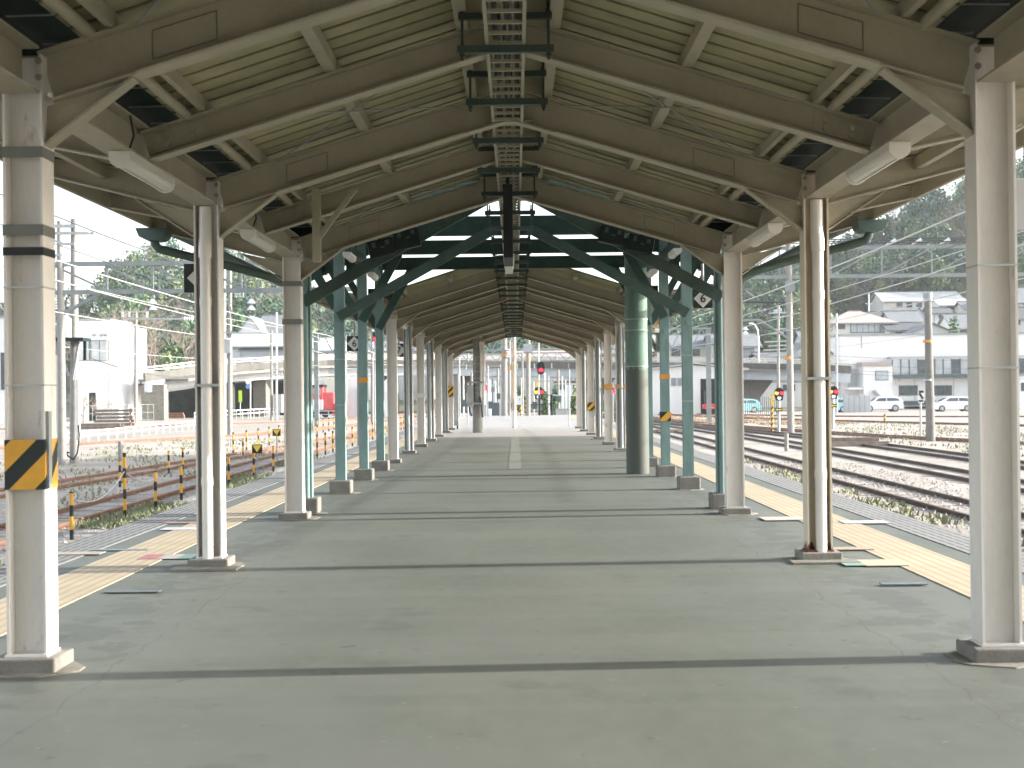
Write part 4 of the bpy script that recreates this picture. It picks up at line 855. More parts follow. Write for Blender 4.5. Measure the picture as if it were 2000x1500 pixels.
p = Pole('utility_pole','thin lamp pole at the left corner of the white factory','pole',1634,612,812,5,galv,Y=142,grp=UG); p.bar('lamp_arm',galv,(1622,727),(1634,727),0.2,0.15,-0.2)
p = Pole('utility_pole','thin antenna mast behind the pink roofed house','pole',1697,572,606,2.5,whitep,Y=250,z=P(1697,606,250).z,grp=UG); p.bar('crossarm',whitep,(1690,593),(1704,593),0.1,0.1)
p = Pole('marker_post','slim post striped yellow and black beside the arrow signal','post',1508,770,845,4.5,hzs,grp=UG,taper=1.0); p.bar('plate',yelpale,(1507,772),(1507,792),0.25,0.1,-0.1)
p = Pole('marker_post','short white concrete stub before the gantry mast','post',1536,846,881,8,polec,grp=UG,taper=1.0)
p = Pole('marker_post','white topped stub post before the dark shed door','post',1387,770,822,4,polec,grp=UG,taper=1.0); p.bar('plate',whitep,(1387,772),(1387,786),0.35,0.12,-0.1)
p = Pole('marker_post','short stake with yellow and black stripes near the white crossover car','post',1728,808,824,4,hzs,grp=UG,taper=1.0)
p = Pole('marker_sign','thin grey stake with a black and white S shaped plate before the factory','sign',1798,765,856,4,galv,grp=UG,taper=1.0)
q = p.L(1798,775,-0.08); M(whitep).box(q,(0.28,0.03,0.6)).build('plate',p.t); M(black).bar(q+Vector((-0.1,-0.03,0.25)),q+Vector((0.12,-0.03,0.25)),0.03,0.1,(0,0,1)).bar(q+Vector((-0.09,-0.03,0.18)),q+Vector((0.09,-0.03,-0.1)),0.03,0.09,(0,0,1)).bar(q+Vector((-0.12,-0.03,-0.2)),q+Vector((0.1,-0.03,-0.2)),0.03,0.08,(0,0,1)).build('symbol',p.t)
p = Pole('marker_post','white concrete stub beyond the left grass strip','post',235,862,898,9,polec,grp=UG,taper=1.0)
# signals
def dwarf_signal(label, u, v, vb, Y=None):
    g_ = G(u,vb) if Y is None else None; p = Pole('railway_signal',label,'signal',u,v+10,vb,6 if vb > 830 else 4,galv,Y=Y,grp='colour light signals',taper=1.0,z=GZ)
    s_ = p.s; c = p.L(u,v,-0.15); k = 9.5*s_
    arc = [(c.x+k*math.cos(a),c.z-0.35*k+1.2*k*math.sin(a)) for a in [math.pi*i/10 for i in range(11)]]; arc += [(c.x-k*0.7,c.z-1.8*k),(c.x+k*0.7,c.z-1.8*k)]
    M(black).prism(arc,-0.13,-0.03).build('backplate',p.t)
    for du,m_,dz,nm in ((-5,yell,2.5,'lamp'),(5,redl,2.5,'lamp'),(0,whl,12,'lamp')):
        q = Vector((c.x+du*s_,-0.14,c.z-dz*s_)); M(m_).disc(q,3.6*s_,(0,-1,0),14,0.03).build(nm,p.t); M(black).tube([q+Vector((0,-0.02,3.9*s_)),q+Vector((0,-0.22,3.7*s_))],2.2*s_,8).build('visor',p.t)
    return p
p = dwarf_signal('low two lamp signal with yellow arrow plate beside the striped post',1521,765,846)
def arrow(p,u,v):
    q = p.L(u,v,-0.14); s_ = p.s; M(black).box(q,(14*s_,0.06,7*s_)).build('arrow_board',p.t); a = Vector((q.x,0,q.z)); M(yelpale).prism([(a.x-6*s_,a.z),(a.x-2.5*s_,a.z+2.8*s_),(a.x-2.5*s_,a.z+1.2*s_),(a.x+6*s_,a.z+1.2*s_),(a.x+6*s_,a.z-1.2*s_),(a.x-2.5*s_,a.z-1.2*s_),(a.x-2.5*s_,a.z-2.8*s_)],-0.19,-0.172).build('arrow',p.t)
arrow(p,1520,800)
p = dwarf_signal('low two lamp signal with yellow arrow plate in front of the turquoise car',1627,762,838); arrow(p,1627,792)
p = dwarf_signal('low signal with amber and red lamps below the tall red signal at the platform end',1052,763,806,Y=102)
p = Pole('railway_signal','tall oval signal showing red at the far end of the platform','signal',1052,650,812,3,galv,Y=97,z=0,grp='colour light signals',taper=1.0)
c = p.L(1056,719,-0.2); s_ = p.s; M(black).prism([(c.x+a,c.z+b_) for a,b_ in rr(14*s_,25*s_,6.5*s_,8)],-0.22,-0.1).build('backplate',p.t)
M(redl).disc(p.L(1056.5,723.5,-0.225),4.3*s_,(0,-1,0),18,0.03).build('lamp',p.t); M(dark).disc(p.L(1056,712,-0.225),3.8*s_,(0,-1,0),18,0.02).build('lamp',p.t)
M(black).tube([p.L(1056.5,728,-0.22),p.L(1056.5,728,-0.5)],3*s_,10).build('visor',p.t); M(greyst).box(p.L(1056,733,-0.15),(4*s_,0.1,4*s_)).build('lower_box',p.t); M(yelpale).box(p.L(1049.5,750,-0.08),(4.5*s_,0.04,10*s_)).build('number_plate',p.t); p.bar('bracket',galv,(1042,745),(1058,745),0.06,0.06,-0.05)
def red_head(label,u,v,Y,w_,h_,vb):
    p = Pole('railway_signal',label,'signal',u,v-h_,vb,2.5,greyst,Y=Y,grp='colour light signals',taper=1.0); s_ = p.s; M(black).box(p.L(u,v,-0.2),(w_*s_,0.12,h_*s_)).build('backplate',p.t); M(redl).disc(p.L(u+1,v+h_*0.25,-0.27),3.4*s_,(0,-1,0),12,0.03).build('lamp',p.t)
red_head('red signal head beside the rearmost left green post',732,658,95,8,18,808)
red_head('small red signal behind the concrete pole with the grey cabinet',949,757,120,4,9,806)
red_head('small red signal low between the right far columns',1197,762,110,4,9,806)
# ------------------------------------------------------------------ platform end things
p = Pole('utility_pole','dirty dark concrete pole with a grey cabinet and white conduits on the platform end','pole',933,640,845,20,mat('dirty_pole_concrete',(0.24,0.24,0.22),0.85,0.2,3,fine=0.1),z=0,grp=UG,taper=0.9,n_=20)
M(galv).box(p.L(919,773,-0.05),(0.24,0.4,0.85)).build('cabinet',p.t); p.bar('bracket',greyst,(912,747),(944,747),0.4,0.07,-0.1); p.bar('bracket',greyst,(912,788),(944,788),0.4,0.07,-0.1)
for u in (940,945.5): p.tube('conduit',pvc,[(u,790),(u,690),(u-2,668)],0.05,-0.2)
p.tube('cable',black,[(938,775),(942,800),(943,815)],0.04,-0.24); p.tube('cable',black,[(917,790),(918,805),(922,812)],0.03,-0.2)
for v in (697,710,725,738,757,767): p.band(galv,v,v+1)
p = Pole('utility_pole','broad pale concrete pole with an orange band at the platform end','pole',985,655,812,12,polec,z=0,grp=UG,taper=0.95); p.band(orange,691,696); p.bar('arm',greyst,(960,690),(983,678),0.08,0.08,-0.2); p.insul(992,684,0.25,0.6,-0.2)
p = Pole('utility_pole','narrow grey pole right behind the broad orange-banded pole','pole',995,664,809,6.5,polec,z=0,grp=UG); p.band(orange,717,722)
p = Pole('utility_pole','rust stained white steel post standing at the platform middle','pole',1004,655,836,8.5,mat('rust_mottled_post',(0.55,0.50,0.46),0.7,0.1,2,rust=0.72,rscale=3,rcol=(0.22,0.11,0.07),stretch=(1,1,0.5)),z=0,grp=UG,taper=0.9); p.bar('box',rustpaint,(1001,712),(1001,722),0.3,0.2,-0.12); p.bar('ladder',rustpaint,(999,668),(1001,780),0.05,0.05,-0.1); p.band(whitep,802,834)
p = Pole('utility_pole','pale concrete pole with an orange band right of the rusty post','pole',1031.5,650,812,9,polec,z=0,grp=UG,taper=0.95); p.band(orange,698,702); M(galv).box(p.L(1031,680,0),(0.6,0.5,0.55)).build('box',p.t)
p = Pole('sign_post','thin pale blue-grey sign post on the right of the platform end','post',1112,721,834,2.6,galv,z=0,grp=UG,taper=1.0)
p = Pole('sign_post','thin grey sign post on the left of the platform end','post',914,745,830,2.4,galv,z=0,grp=UG,taper=1.0)
t = thing('equipment_box','tall blue-grey steel locker beside the last left column','locker',G(889,838,0.0)); M(greyst).box((0,0,1.25),(0.32,0.3,2.2)).build('cabinet',t,bevel=0.01); M(galv).box((0,-0.155,1.3),(0.28,0.01,1.9)).build('door',t); M(dark).box((-0.1,0,0.1),(0.06,0.2,0.2)).box((0.1,0,0.1),(0.06,0.2,0.2)).build('legs',t)
q = P(886,690,57.5)
g_ = Vector((P(1075,812,95).x,95.2,0)); t = thing('end_fence','dark pipe fence closing the far end of the platform','fence',g_)
def fx(u): return P(u,812,95.2).x-g_.x
for u in (1031,1053,1054.5,1077,1079): M(black).tube([(fx(u),0,0),(fx(u),0,1.36)],0.045,8).build('post',t)
for z_ in (1.36,0.72): M(black).tube([(fx(1030),0,z_),(fx(1079),0,z_)],0.018,6).build('rail',t)
M(whitep).tube([(fx(1024),0.05,1.38),(fx(1126),0.05,1.30)],0.02,6).build('rail',t)
t = thing('notice_board','small white notice board on posts at the platform end','sign',G(1014,812,0.0)); s_ = t.location.y/F; M(whitep).box((0,0,30*s_),(12*s_,0.05,17*s_)).build('board',t); M(hzs).tube([(0.1,0.04,0),(0.1,0.04,24*s_)],0.05,8).tube([(-0.15,0.04,0),(-0.15,0.04,24*s_)],0.05,8).build('legs',t); M(greyst).box((0.02,-0.03,32*s_),(0.04,0.006,0.14)).build('mark',t)
t = thing('hazard_board','black and yellow striped board beside the end fence','sign',G(1027,811,0.0)); M(hzs).box((0,0,0.62),(0.11,0.05,1.15)).build('board',t)
# ================================================================== buildings
def building(name, label, cat, u0, u1, ve, Y, depth, wm, rm=None, vr=None, kind='flat', wins=(), over=0.45, group=None, zb=None, wkind=None):
    a = P(u0,ve,Y); e = P(u1,ve,Y); x0,x1,ze = a.x,e.x,(a.z+e.z)/2; w_ = x1-x0
    zb_ = min(H(x0,Y),H(x1,Y),H(x0,Y+depth))-0.6 if zb is None else zb
    t = thing(name,label,cat,(x0,Y,zb_),group); h = ze-zb_; zr = P((u0+u1)/2,vr,Y+ (depth/2 if kind == 'gable_x' else 0)).z-zb_ if vr else h
    b = M(wm)
    if kind == 'gable_y': b.prism([(0,0),(w_,0),(w_,h),(w_/2,zr-0.12),(0,h)],0,depth)
    elif kind == 'gable_x': b.prism([(0,0),(depth,0),(depth,h),(depth/2,zr-0.12),(0,h)],0,w_,'x')
    else: b.span((0,0,0),(w_,depth,h))
    b.build('wall',t)
    if rm:
        r_ = M(rm); th = 0.16
        if kind == 'flat': r_.span((-0.15,-0.15,h+0.002),(w_+0.15,depth+0.15,h+0.22))
        elif kind == 'gable_y':
            sl = (zr-h)/(w_/2)
            for s_ in (0,1):
                xa = w_/2; xb = -over if s_ == 0 else w_+over; zb2 = h-over*sl
                r_.prism([(xa,zr),(xb,zb2),(xb,zb2+th),(xa,zr+th)],-over,depth+over)
        elif kind == 'gable_x':
            sl = (zr-h)/(depth/2)
            for s_ in (0,1):
                xa = depth/2; xb = -over if s_ == 0 else depth+over; zb2 = h-over*sl
                r_.prism([(xa,zr),(xb,zb2),(xb,zb2+th),(xa,zr+th)],-over,w_+over,'x')
            r_.box((w_/2,depth/2,zr+th),(w_+2*over,0.35,0.22))
        elif kind == 'hip':
            q = min(depth,w_)/2; o_ = over; v = [(-o_,-o_,h),(w_+o_,-o_,h),(w_+o_,depth+o_,h),(-o_,depth+o_,h),(q*0.8,depth/2,zr),(w_-q*0.8,depth/2,zr)]
            v += [(x,y,z-0.18) for x,y,z in v[:4]]; r_.add(v,[(0,1,5,4),(1,2,5),(2,3,4,5),(3,0,4),(0,6,7,1),(1,7,8,2),(2,8,9,3),(3,9,6,0),(9,8,7,6)]); r_.box((w_/2,depth/2,zr),(w_-1.6*q,0.3,0.2))
        r_.build('roof',t)
    if name in ('house','warehouse','building') and kind != 'gable_y':
        M(greyst).bar((-over,-over-0.06,h-0.16),(w_+over,-over-0.06,h-0.16),0.13,0.11).build('gutter',t); M(greyst).tube([(0.25,-over-0.06,h-0.2),(0.25,-0.07,h-0.6),(0.25,-0.07,0.2)],0.05,6).build('downpipe',t)
    for wv in wins:
        ua,va,ub,vb = wv[:4]; gm = wv[4] if len(wv) > 4 else glass; n_ = wv[5] if len(wv) > 5 else 2
        A = P(ua,va,Y); B = P(ub,vb,Y); xa,xb,za,zc = A.x-x0,B.x-x0,A.z-zb_,B.z-zb_; fw = 0.06+0.02*(xb-xa > 3)
        f = M(framed); f.span((xa-fw,-0.10,za),(xb+fw,-0.005,za+fw)).span((xa-fw,-0.12,zc-fw),(xb+fw,-0.005,zc)); f.span((xa-fw,-0.09,zc),(xa,-0.005,za)).span((xb,-0.09,zc),(xb+fw,-0.005,za))
        for k in range(1,n_): xm = xa+(xb-xa)*k/n_; f.span((xm-fw*0.4,-0.08,zc),(xm+fw*0.4,-0.005,za))
        fo = f.build('window',t); M(gm).span((xa,-0.045,zc),(xb,-0.006,za)).build('pane',fo)
    return t,x0,zb_
HG = 'houses on the slope behind the tracks'
# --- white factory on the right
FY = 165
t,x0,z0 = building('factory_building','long white two storey factory with a band of dark framed windows','building',1641,2075,654,FY,3.5,white,greyst,None,'flat',
    [(1757,754,1791,771,glass,4),(1825,754,1858,771,glass,4)])
def Lf(u,v): q = P(u,v,FY); return q.x-x0, q.z-z0
a = Lf(1736,700); e = Lf(2000,738); 
M(white).span((a[0],-1.2,e[1]+0.5),(e[0],0.0,a[1])).build('bay',t)
c = Lf(1736,732); M(framed).span((c[0]-0.2,-1.4,e[1]+0.1),(e[0]+0.2,0,c[1])).build('sill_beam',t)
n_ = 16
for k in range(n_):
    xa = a[0]+(e[0]-a[0])*k/n_; xb = a[0]+(e[0]-a[0])*(k+1)/n_; M(framed).span((xa,-1.29,c[1]),(xa+0.12,-1.203,a[1]-0.15)).build('window_mullion',t); M(glassp if k%4 in (0,1,2) else glass).span((xa+0.12,-1.24,c[1]+0.02),(xb,-1.205,a[1]-0.2)).build('window',t)
M(tinroof).span((a[0]-0.2,-1.45,a[1]+0.003),(e[0]+0.2,0,a[1]+0.16)).build('bay_roof',t)
for u in (1755,1786,1820,1862,1893): q = Lf(u,740); M(greyst).span((q[0],-0.03,0.9),(q[0]+0.05,-0.002,q[1])).build('panel_joint',t)
q = Lf(1758,785); q2 = Lf(1850,790); M(framed).span((q[0],-0.5,q2[1]),(q2[0],-0.002,q[1]+0.1)).build('awning',t); M(black).span((q[0]+0.5,-0.06,0.7),(q2[0],-0.003,q2[1]-0.2)).build('low_opening',t)
q = Lf(1676,716); q2 = Lf(1733,800); M(white).span((q[0],-2.5,0),(q2[0],0,q[1])).build('annex',t); M(pinkroof).span((q[0]-0.15,-2.7,q[1]+0.003),(q2[0]-0.3,0,q[1]+0.45)).build('annex_roof',t)
w1 = Lf(1700,726); w2 = Lf(1723,742); f = M(framed).span((w1[0]-0.06,-2.56,w2[1]-0.06),(w2[0]+0.06,-2.503,w1[1]+0.06)).build('window',t); M(glassp).span((w1[0],-2.60,w2[1]),(w2[0],-2.562,w1[1])).build('pane',f)
w1 = Lf(1656,720); w2 = Lf(1674,757); M(greywall).span((w1[0],-0.08,w2[1]),(w2[0],-0.004,w1[1])).build('door',t); 
q = Lf(1648,757); q2 = Lf(1700,764); M(white).span((q[0],-2.4,q2[1]+0.2),(Lf(1676,757)[0],-0.003,q[1])).build('landing',t)
s0 = Lf(1694,764); s1 = Lf(1722,792); M(greyst).bar((s0[0],-2.9,s0[1]),(s1[0],-2.9,s1[1]),0.6,0.3).build('stair',t)
q = Lf(1715,745); q2 = Lf(1738,752); M(pinkroof).span((q[0]+1.2,-3.2,q2[1]),(q2[0]+0.4,-2.52,q[1])).build('porch_roof',t)
q = Lf(1682,664); M(greyst).span((q[0],-0.06,Lf(1682,680)[1]),(q[0]+0.08,-0.003,Lf(1682,655)[1])).build('pipe',t)
q = Lf(1962,735); q2 = Lf(1992,815); M(white).span((q[0],-4,0),(q2[0],-1.45,q[1])).build('side_block',t); M(greyst).span((q[0]-0.2,-4.2,q[1]+0.003),(q2[0]+0.5,-1.45,q[1]+0.22)).build('side_roof',t)
w1 = Lf(1970,748); w2 = Lf(1981,764); M(glass).span((w1[0],-4.06,w2[1]),(w2[0],-4.003,w1[1])).build('window',t)
# --- houses on the right slope
building('house','cream house with a broad brown-pink hipped roof and a glazed upper floor','house',1622,1748,630,225,11,creamw,pinkroof,604,'hip',[(1662,633,1742,648,glassp,7),(1632,633,1650,642,glass,2)],group=HG)
building('balcony_house','pale flat roofed lower house just under the pink roofed one','house',1628,1758,658,205,7,white,tinroof,None,'flat',[(1655,661,1680,670,glass,2),(1700,661,1722,670,glass,2)],group=HG)
building('apartment_block','long two storey apartment row with grey roof below the right hill','building',1726,1882,588,300,12,creamw,tinroof,572,'gable_x',[(1752+k*19,591,1762+k*19,600,glass,1) for k in range(7)],group=HG)
building('house','dark grey tiled house right of the pink roof','house',1742,1800,628,245,8,greywall,tile,609,'gable_x',[(1755,631,1768,640,glass,2)],group=HG)
building('house','white gabled house with grey roof left of the leaning pole top','house',1776,1812,622,262,9,white,tinroof,601,'gable_y',[(1788,622,1798,630,glass,1)],group=HG)
building('house','white walled house with low brown roof right of the leaning pole','house',1822,1862,612,258,8,white,tiled,603,'gable_x',[(1834,615,1846,622,glass,2)],group=HG)
building('house','grey gabled house directly above the white factory roof','house',1782,1862,650,215,10,greywall,tile,632,'gable_y',[],group=HG)
building('house','small dark tiled house touching the left of the grey gabled one','house',1737,1792,645,222,8,creamw,tiled,632,'gable_x',[(1750,647,1760,653,glass,1)],group=HG)
building('house','small blue-grey roofed house behind the nearest right column','house',1862,1925,640,230,9,white,tile,615,'gable_x',[(1875,642,1890,652,glass,2)],group=HG)
building('house','tall cream house with dark tiles at the right edge under the hill','house',1962,2080,590,278,10,creamw,tile,563,'gable_x',[(1972,593,1988,606,glass,2),(2000,593,2020,606,glass,2)],group=HG)
building('house','low dark tiled house at the right edge below the tall cream one','house',1955,2070,622,245,9,greywall,tiled,602,'gable_x',[(1975,624,1992,634,glass,2)],group=HG)
building('house','grey roofed house between the gantry mast and the white factory','house',1590,1640,700,188,9,white,tile,684,'gable_y',[(1608,703,1622,712,glass,2)],group=HG)
building('house','blue-grey tiled house behind the rust streaked right column','house',1572,1632,672,212,9,greywall,tile,648,'gable_x',[(1590,675,1606,686,glass,2)],group=HG)
building('house','pale house with slatted window beside the white street lamp','house',1432,1482,676,200,10,white,tile,654,'gable_x',[(1450,682,1472,698,glassp,5)],group=HG)
building('house','grey tiled house behind the third right column','house',1392,1446,672,206,9,creamw,tile,655,'gable_x',[(1402,678,1416,690,glass,2)],group=HG)
building('house','wide pale house under the end of the lattice gantry','house',1296,1396,676,210,10,creamw,tile,656,'gable_x',[(1312,680,1328,694,glass,2),(1352,680,1366,694,glass,2)],group=HG)
building('house','dark roofed house left of the hammerhead pier','house',1486,1560,700,190,9,greywall,tiled,690,'gable_x',[(1500,703,1514,712,glass,2)],group=HG)
building('house','small dark roofed house tucked between the pink roof and the grey house','house',1706,1752,622,268,7,creamw,tiled,610,'gable_x',[(1716,624,1726,631,glass,2)],group=HG)
building('house','pale house with light roof high behind the leaning pole','house',1836,1892,596,288,8,white,tinroof,584,'gable_x',[(1850,599,1864,606,glass,2)],group=HG)
building('house','low cream house with grey roof right beside the long apartment row','house',1886,1960,604,282,8,creamw,tile,590,'gable_x',[(1905,607,1920,615,glass,2)],group=HG)
building('house','white gabled house at the foot of the slope left of the factory lamp pole','house',1556,1600,686,196,8,white,tile,668,'gable_y',[(1570,690,1584,698,glass,2)],group=HG)
# --- white shed on the right
SY = 148
t,x0,z0 = building('shed','white engine shed with shallow roof, louvred windows and a dark open doorway','shed',1262,1452,722,SY,14,white,tinroof,711,'gable_y',[],0.5)
ls = lambda u,v: (P(u,v,SY).x-x0, P(u,v,SY).z-z0)
a = ls(1368,740); e = ls(1399,806); M(black).span((a[0],-0.03,0.5),(e[0],-0.004,a[1])).build('doorway',t); M(greywall).span((e[0],-0.12,0.5),(e[0]+1.6,-0.004,a[1]+0.1)).build('door',t)
for ua,ub in ((1311,1321),(1323,1333)):
    a = ls(ua,738); e = ls(ub,754); f = M(greywall).span((a[0],-0.07,e[1]),(e[0],-0.004,a[1])).build('window',t); b = M(framed)
    for k in range(5): b.span((a[0]+(e[0]-a[0])*(k+.2)/5,-0.09,e[1]+0.03),(a[0]+(e[0]-a[0])*(k+.55)/5,-0.072,a[1]-0.03))
    b.build('louvre',f)
q = P(1385,800,SY-1.2); t = thing('rail_tractor','small red rail tractor with dark cab standing in the shed doorway','rail tractor',(q.x,SY-3.2,GZ+0.1))
M(redp).box((0,1.0,0.75),(1.45,2.0,0.5)).build('body',t,bevel=0.08); M(black).box((0,1.3,1.7),(1.1,1.2,1.35)).build('cab',t,bevel=0.05); M(pinkred).box((0,-0.05,0.62),(1.3,0.1,0.25)).build('bumper',t)
for s_ in (-0.5,0.5): M(rubber).tube([(s_-0.06,0.6,0.25),(s_+0.06,0.6,0.25)],0.3,14).build('wheel',t)
M(orange).tube([(0,1.2,2.38),(0,1.2,2.55)],0.09,10).build('beacon',t)
building('building','plain white block behind the hammerhead pier','building',1476,1640,744,186,10,white,tinroof,None,'flat',[(1530,752,1552,762,glass,2)])
building('building','low grey building left of the white shed','building',1238,1292,720,182,9,greywall,tinroof,None,'flat',[(1264,728,1276,752,glass,1)])
# --- left buildings
LY = 147
t,x0,z0 = building('office_building','white corrugated three storey building with one dark framed window on the left','building',138,214,627,LY+1.2,8,white,greyst,None,'flat',[(178,666,211,704,glassp,2),(152,666,174,704,glassp,1)])
a = P(174,767,LY+1.2); e = P(187,800,LY+1.2); M(dark).span((a.x-x0,-0.06,0.5),(e.x-x0,-0.004,a.z-z0)).build('door',t)
a = P(213,634,LY); e = P(231,634,LY); b = M(white).span((a.x-x0,-1.2,0),(e.x-x0,10,a.z-z0)); k = 0; x = a.x-x0
while x < e.x-x0: b.box((x,-1.22,(a.z-z0)/2),(0.10,0.05,a.z-z0-0.1)); x += 0.22
y_ = -1.0
while y_ < 9.9: b.box((e.x-x0+0.02,y_,(a.z-z0)/2),(0.05,0.10,a.z-z0-0.1)); y_ += 0.3
b.build('corrugated_wing',t); M(pvc).tube([(a.x-x0-0.5,-0.15,0.3),(a.x-x0-0.5,-0.15,a.z-z0-0.3)],0.08,8).build('downpipe',t)
for u in (183,198,207): q = P(u,655,LY+1.2); M(greyst).box((q.x-x0,-0.12,q.z-z0),(0.28,0.2,0.22)).build('wall_lamp',t)
building('office_building','white building at the left picture edge behind the nearest column','building',-120,13,622,135,14,white,greyst,None,'flat',[(-60,650,-20,690,glass,3),(3,690,11,760,glass,1)])
building('house','white gable fronted house with grey roofs above the left overpass','house',464,512,652,212,12,white,tile,618,'gable_y',[],group=HG)
building('house','large blue-grey tiled house right of the white gable','house',505,585,652,218,12,greywall,tile,617,'gable_x',[],group=HG)
building('warehouse','long low pale roofed warehouse beyond the left overpass','warehouse',440,575,676,200,10,white,tinroof,653,'gable_x',[(470,680,552,688,glass,6)])
building('warehouse','grey banded building just above the left overpass parapet','warehouse',468,606,684,192,8,greywall,tiled,None,'flat',[])
building('house','pale roofed house behind the lattice gantry on the left','house',604,672,684,222,10,creamw,tinroof,662,'gable_x',[(622,688,640,698,glass,2)],group=HG)
building('house','low grey house seen between the left green posts','house',662,742,690,230,10,white,tile,668,'gable_x',[(676,694,690,704,glass,2)],group=HG)
building('house','grey house left of the far canopy columns','house',735,842,688,235,10,greywall,tile,664,'gable_x',[(755,694,775,706,glass,2)],group=HG)
building('building','broad pale building across the far end behind the overpass','building',860,1010,694,225,12,white,tinroof,None,'flat',[(880+k*22,700,894+k*22,708,glassp,2) for k in range(5)])
building('building','brownish house row behind the overpass at the far end','building',1008,1110,698,215,10,creamw,pinkroof,684,'gable_x',[(1020,702,1036,710,glass,2)])
building('building','grey blue building right of the tall red signal behind the overpass','building',1108,1250,690,228,10,greywall,tile,668,'gable_x',[(1120,694,1140,706,glass,2),(1160,694,1180,706,glass,2)])
# buildings below / beyond the overpass, far end
building('hut','pale blue hut under the overpass left of the concrete poles','hut',944,980,752,150,5,greywall,tinroof,None,'flat',[(950,757,968,764,glass,2)])
building('hut','white hut under the overpass right of the signals','hut',1086,1130,748,155,5,white,tiled,None,'flat',[(1092,752,1102,760,glass,1)])
# --- overpass
DP = [(285,766,148),(330,760,152),(390,751,158),(460,745,165),(560,738,171),(640,734,176),(820,733,180),(1000,735,182),(1180,738,181),(1320,739,178),(1460,741,173),(1560,744,168),(1660,748,163)]
pts = [P(u,v,Y) for u,v,Y in DP]; t = thing('road_overpass','long concrete and pale steel road overpass crossing behind the yard','bridge',(pts[0].x,pts[0].y,GZ)); o = pts[0].copy(); o.z = GZ
pp = [p-o for p in pts]; girder = mat('pale_girder_paint',(0.50,0.54,0.57),0.5,0.05,0.5); b = M(girder); c = M(concd); d = M(conc); c = M(parap); r_ = M(creamw)
for p,q in zip(pp[:-1],pp[1:]):
    b.bar(p+Vector((0,0,0.55)),q+Vector((0,0,0.55)),0.4,1.1); b.bar(p+Vector((0,7,0.55)),q+Vector((0,7,0.55)),0.4,1.1)
    d.bar(p+Vector((0,3.5,1.25)),q+Vector((0,3.5,1.25)),8.4,0.28); c.bar(p+Vector((0,-0.6,1.55)),q+Vector((0,-0.6,1.55)),0.25,0.85); c.bar(p+Vector((0,7.7,1.55)),q+Vector((0,7.7,1.55)),0.25,0.85)
    for dy in (-0.6,7.7): r_.bar(p+Vector((0,dy,2.55)),q+Vector((0,dy,2.55)),0.10,0.14); r_.bar(p+Vector((0,dy,2.25)),q+Vector((0,dy,2.25)),0.07,0.10)
    n_ = max(1,int((q-p).length/2.2))
    for k in range(n_): s_ = p+(q-p)*(k/n_)+Vector((0,-0.6,0)); r_.box((s_.x,s_.y,s_.z+2.27),(0.14,0.12,0.6))
b.build('girder',t); d.build('deck',t); c.build('parapet',t); r_.build('railing',t)
for i_,(u,Y) in enumerate(((420,163),(505,169),(760,180),(895,183),(1165,183),(1310,179),(1474,174),(1600,167))):
    q = P(u,742,Y)-o; top = np.interp(q.x,[p.x for p in pp],[p.z for p in pp])
    if u in (1474,895,1165): M(conc).prism([(q.x-0.9,-0.5),(q.x+0.9,-0.5),(q.x+0.9,top-2.2),(q.x+2.6,top-0.01),(q.x-2.6,top-0.01),(q.x-0.9,top-2.2)],q.y+1.5,q.y+5.0).build('pier',t)
    else: M(conc).box((q.x,q.y+3.3,top/2-0.26),(1.5,5.5,top+0.5)).build('pier',t)
M(concd).box((pp[0].x+0.5,1.6,(pp[0].z+0.9)/2-0.1),(2.4,1.8,pp[0].z+0.9)).build('abutment',t)
# near-black walls added as the shade inside the underpass
building('underpass_shade_wall','near-black wall painted as shade inside the underpass on the left','wall',330,452,747,165,2,darkw,None,None,'flat',[])
building('underpass_shade_wall','near-black wall painted as shade behind the clearance sign under the overpass','wall',440,585,743,178,2,darkw,None,None,'flat',[])
p = Pole('road_sign','round blue road sign under a white one on a bent white post','sign',489,742,806,2.2,whitep,Y=158,taper=1.0)
M(mat('road_sign_blue',(0.16,0.33,0.58),0.4,0.05)).disc(p.L(484.5,755,-0.15),0.26,(0,-1,0),18,0.03).build('blue_disc',p.t); M(whitep).disc(p.L(484.5,746,-0.15),0.26,(0,-1,0),18,0.03).build('white_disc',p.t)
q = P(469,774,160); t = thing('clearance_sign','tall fluorescent yellow-green board in the underpass','sign',(q.x,160,q.z)); M(mat('fluorescent_board',(0.55,0.85,0.05),0.5,0.05)).box((0,0,0),(0.36,0.06,1.3)).build('board',t); M(whitep).tube([(0,0.05,-0.65),(0,0.05,GZ-q.z)],0.04,6).build('stake',t)
# lumber, planks and rubble
t = thing('timber_stack','stack of weathered dark sleepers on the ground in front of the white building','timber stack',G(222,832)); s_ = t.location.y/F
for r0 in range(5):
    for j in range(2): M(wood).box((random.uniform(-.2,.2),j*0.5,0.12+0.30*r0),(3.1,0.35,0.22)).build('plank',t)
    M(wood).box((1.55,0.25,0.27+0.3*r0),(0.2,1.2,0.07)).build('spacer',t)
t = thing('timber_stack','low pile of dark sleepers left of the tall stack','timber stack',G(190,838))
for r0 in range(2):
    for j in range(2): M(wood).box((random.uniform(-.3,.3),j*0.4,0.1+0.24*r0),(3.4,0.3,0.2)).build('plank',t)
t = thing('timber_stack','short reddish plank pile by the white fence under the overpass','timber stack',G(337,817))
for r0 in range(3): M(mat('reddish_planks',(0.34,0.19,0.13),0.8,0.2,3)).box((random.uniform(-.2,.2),0,0.1+0.22*r0),(2.6,0.5,0.18)).build('plank',t)
tag(M(wood).bar((-1.6,0,0.10),(1.6,0.3,0.10),0.5,0.2).bar((-1.4,0.6,0.1),(1.8,0.7,0.1),0.3,0.18).bar((-1,0.3,0.29),(1.3,0.35,0.29),0.3,0.16).build('timber_stack',loc=G(1660,872)),'few old sleepers lying between the dark tracks on the right','timber stack')
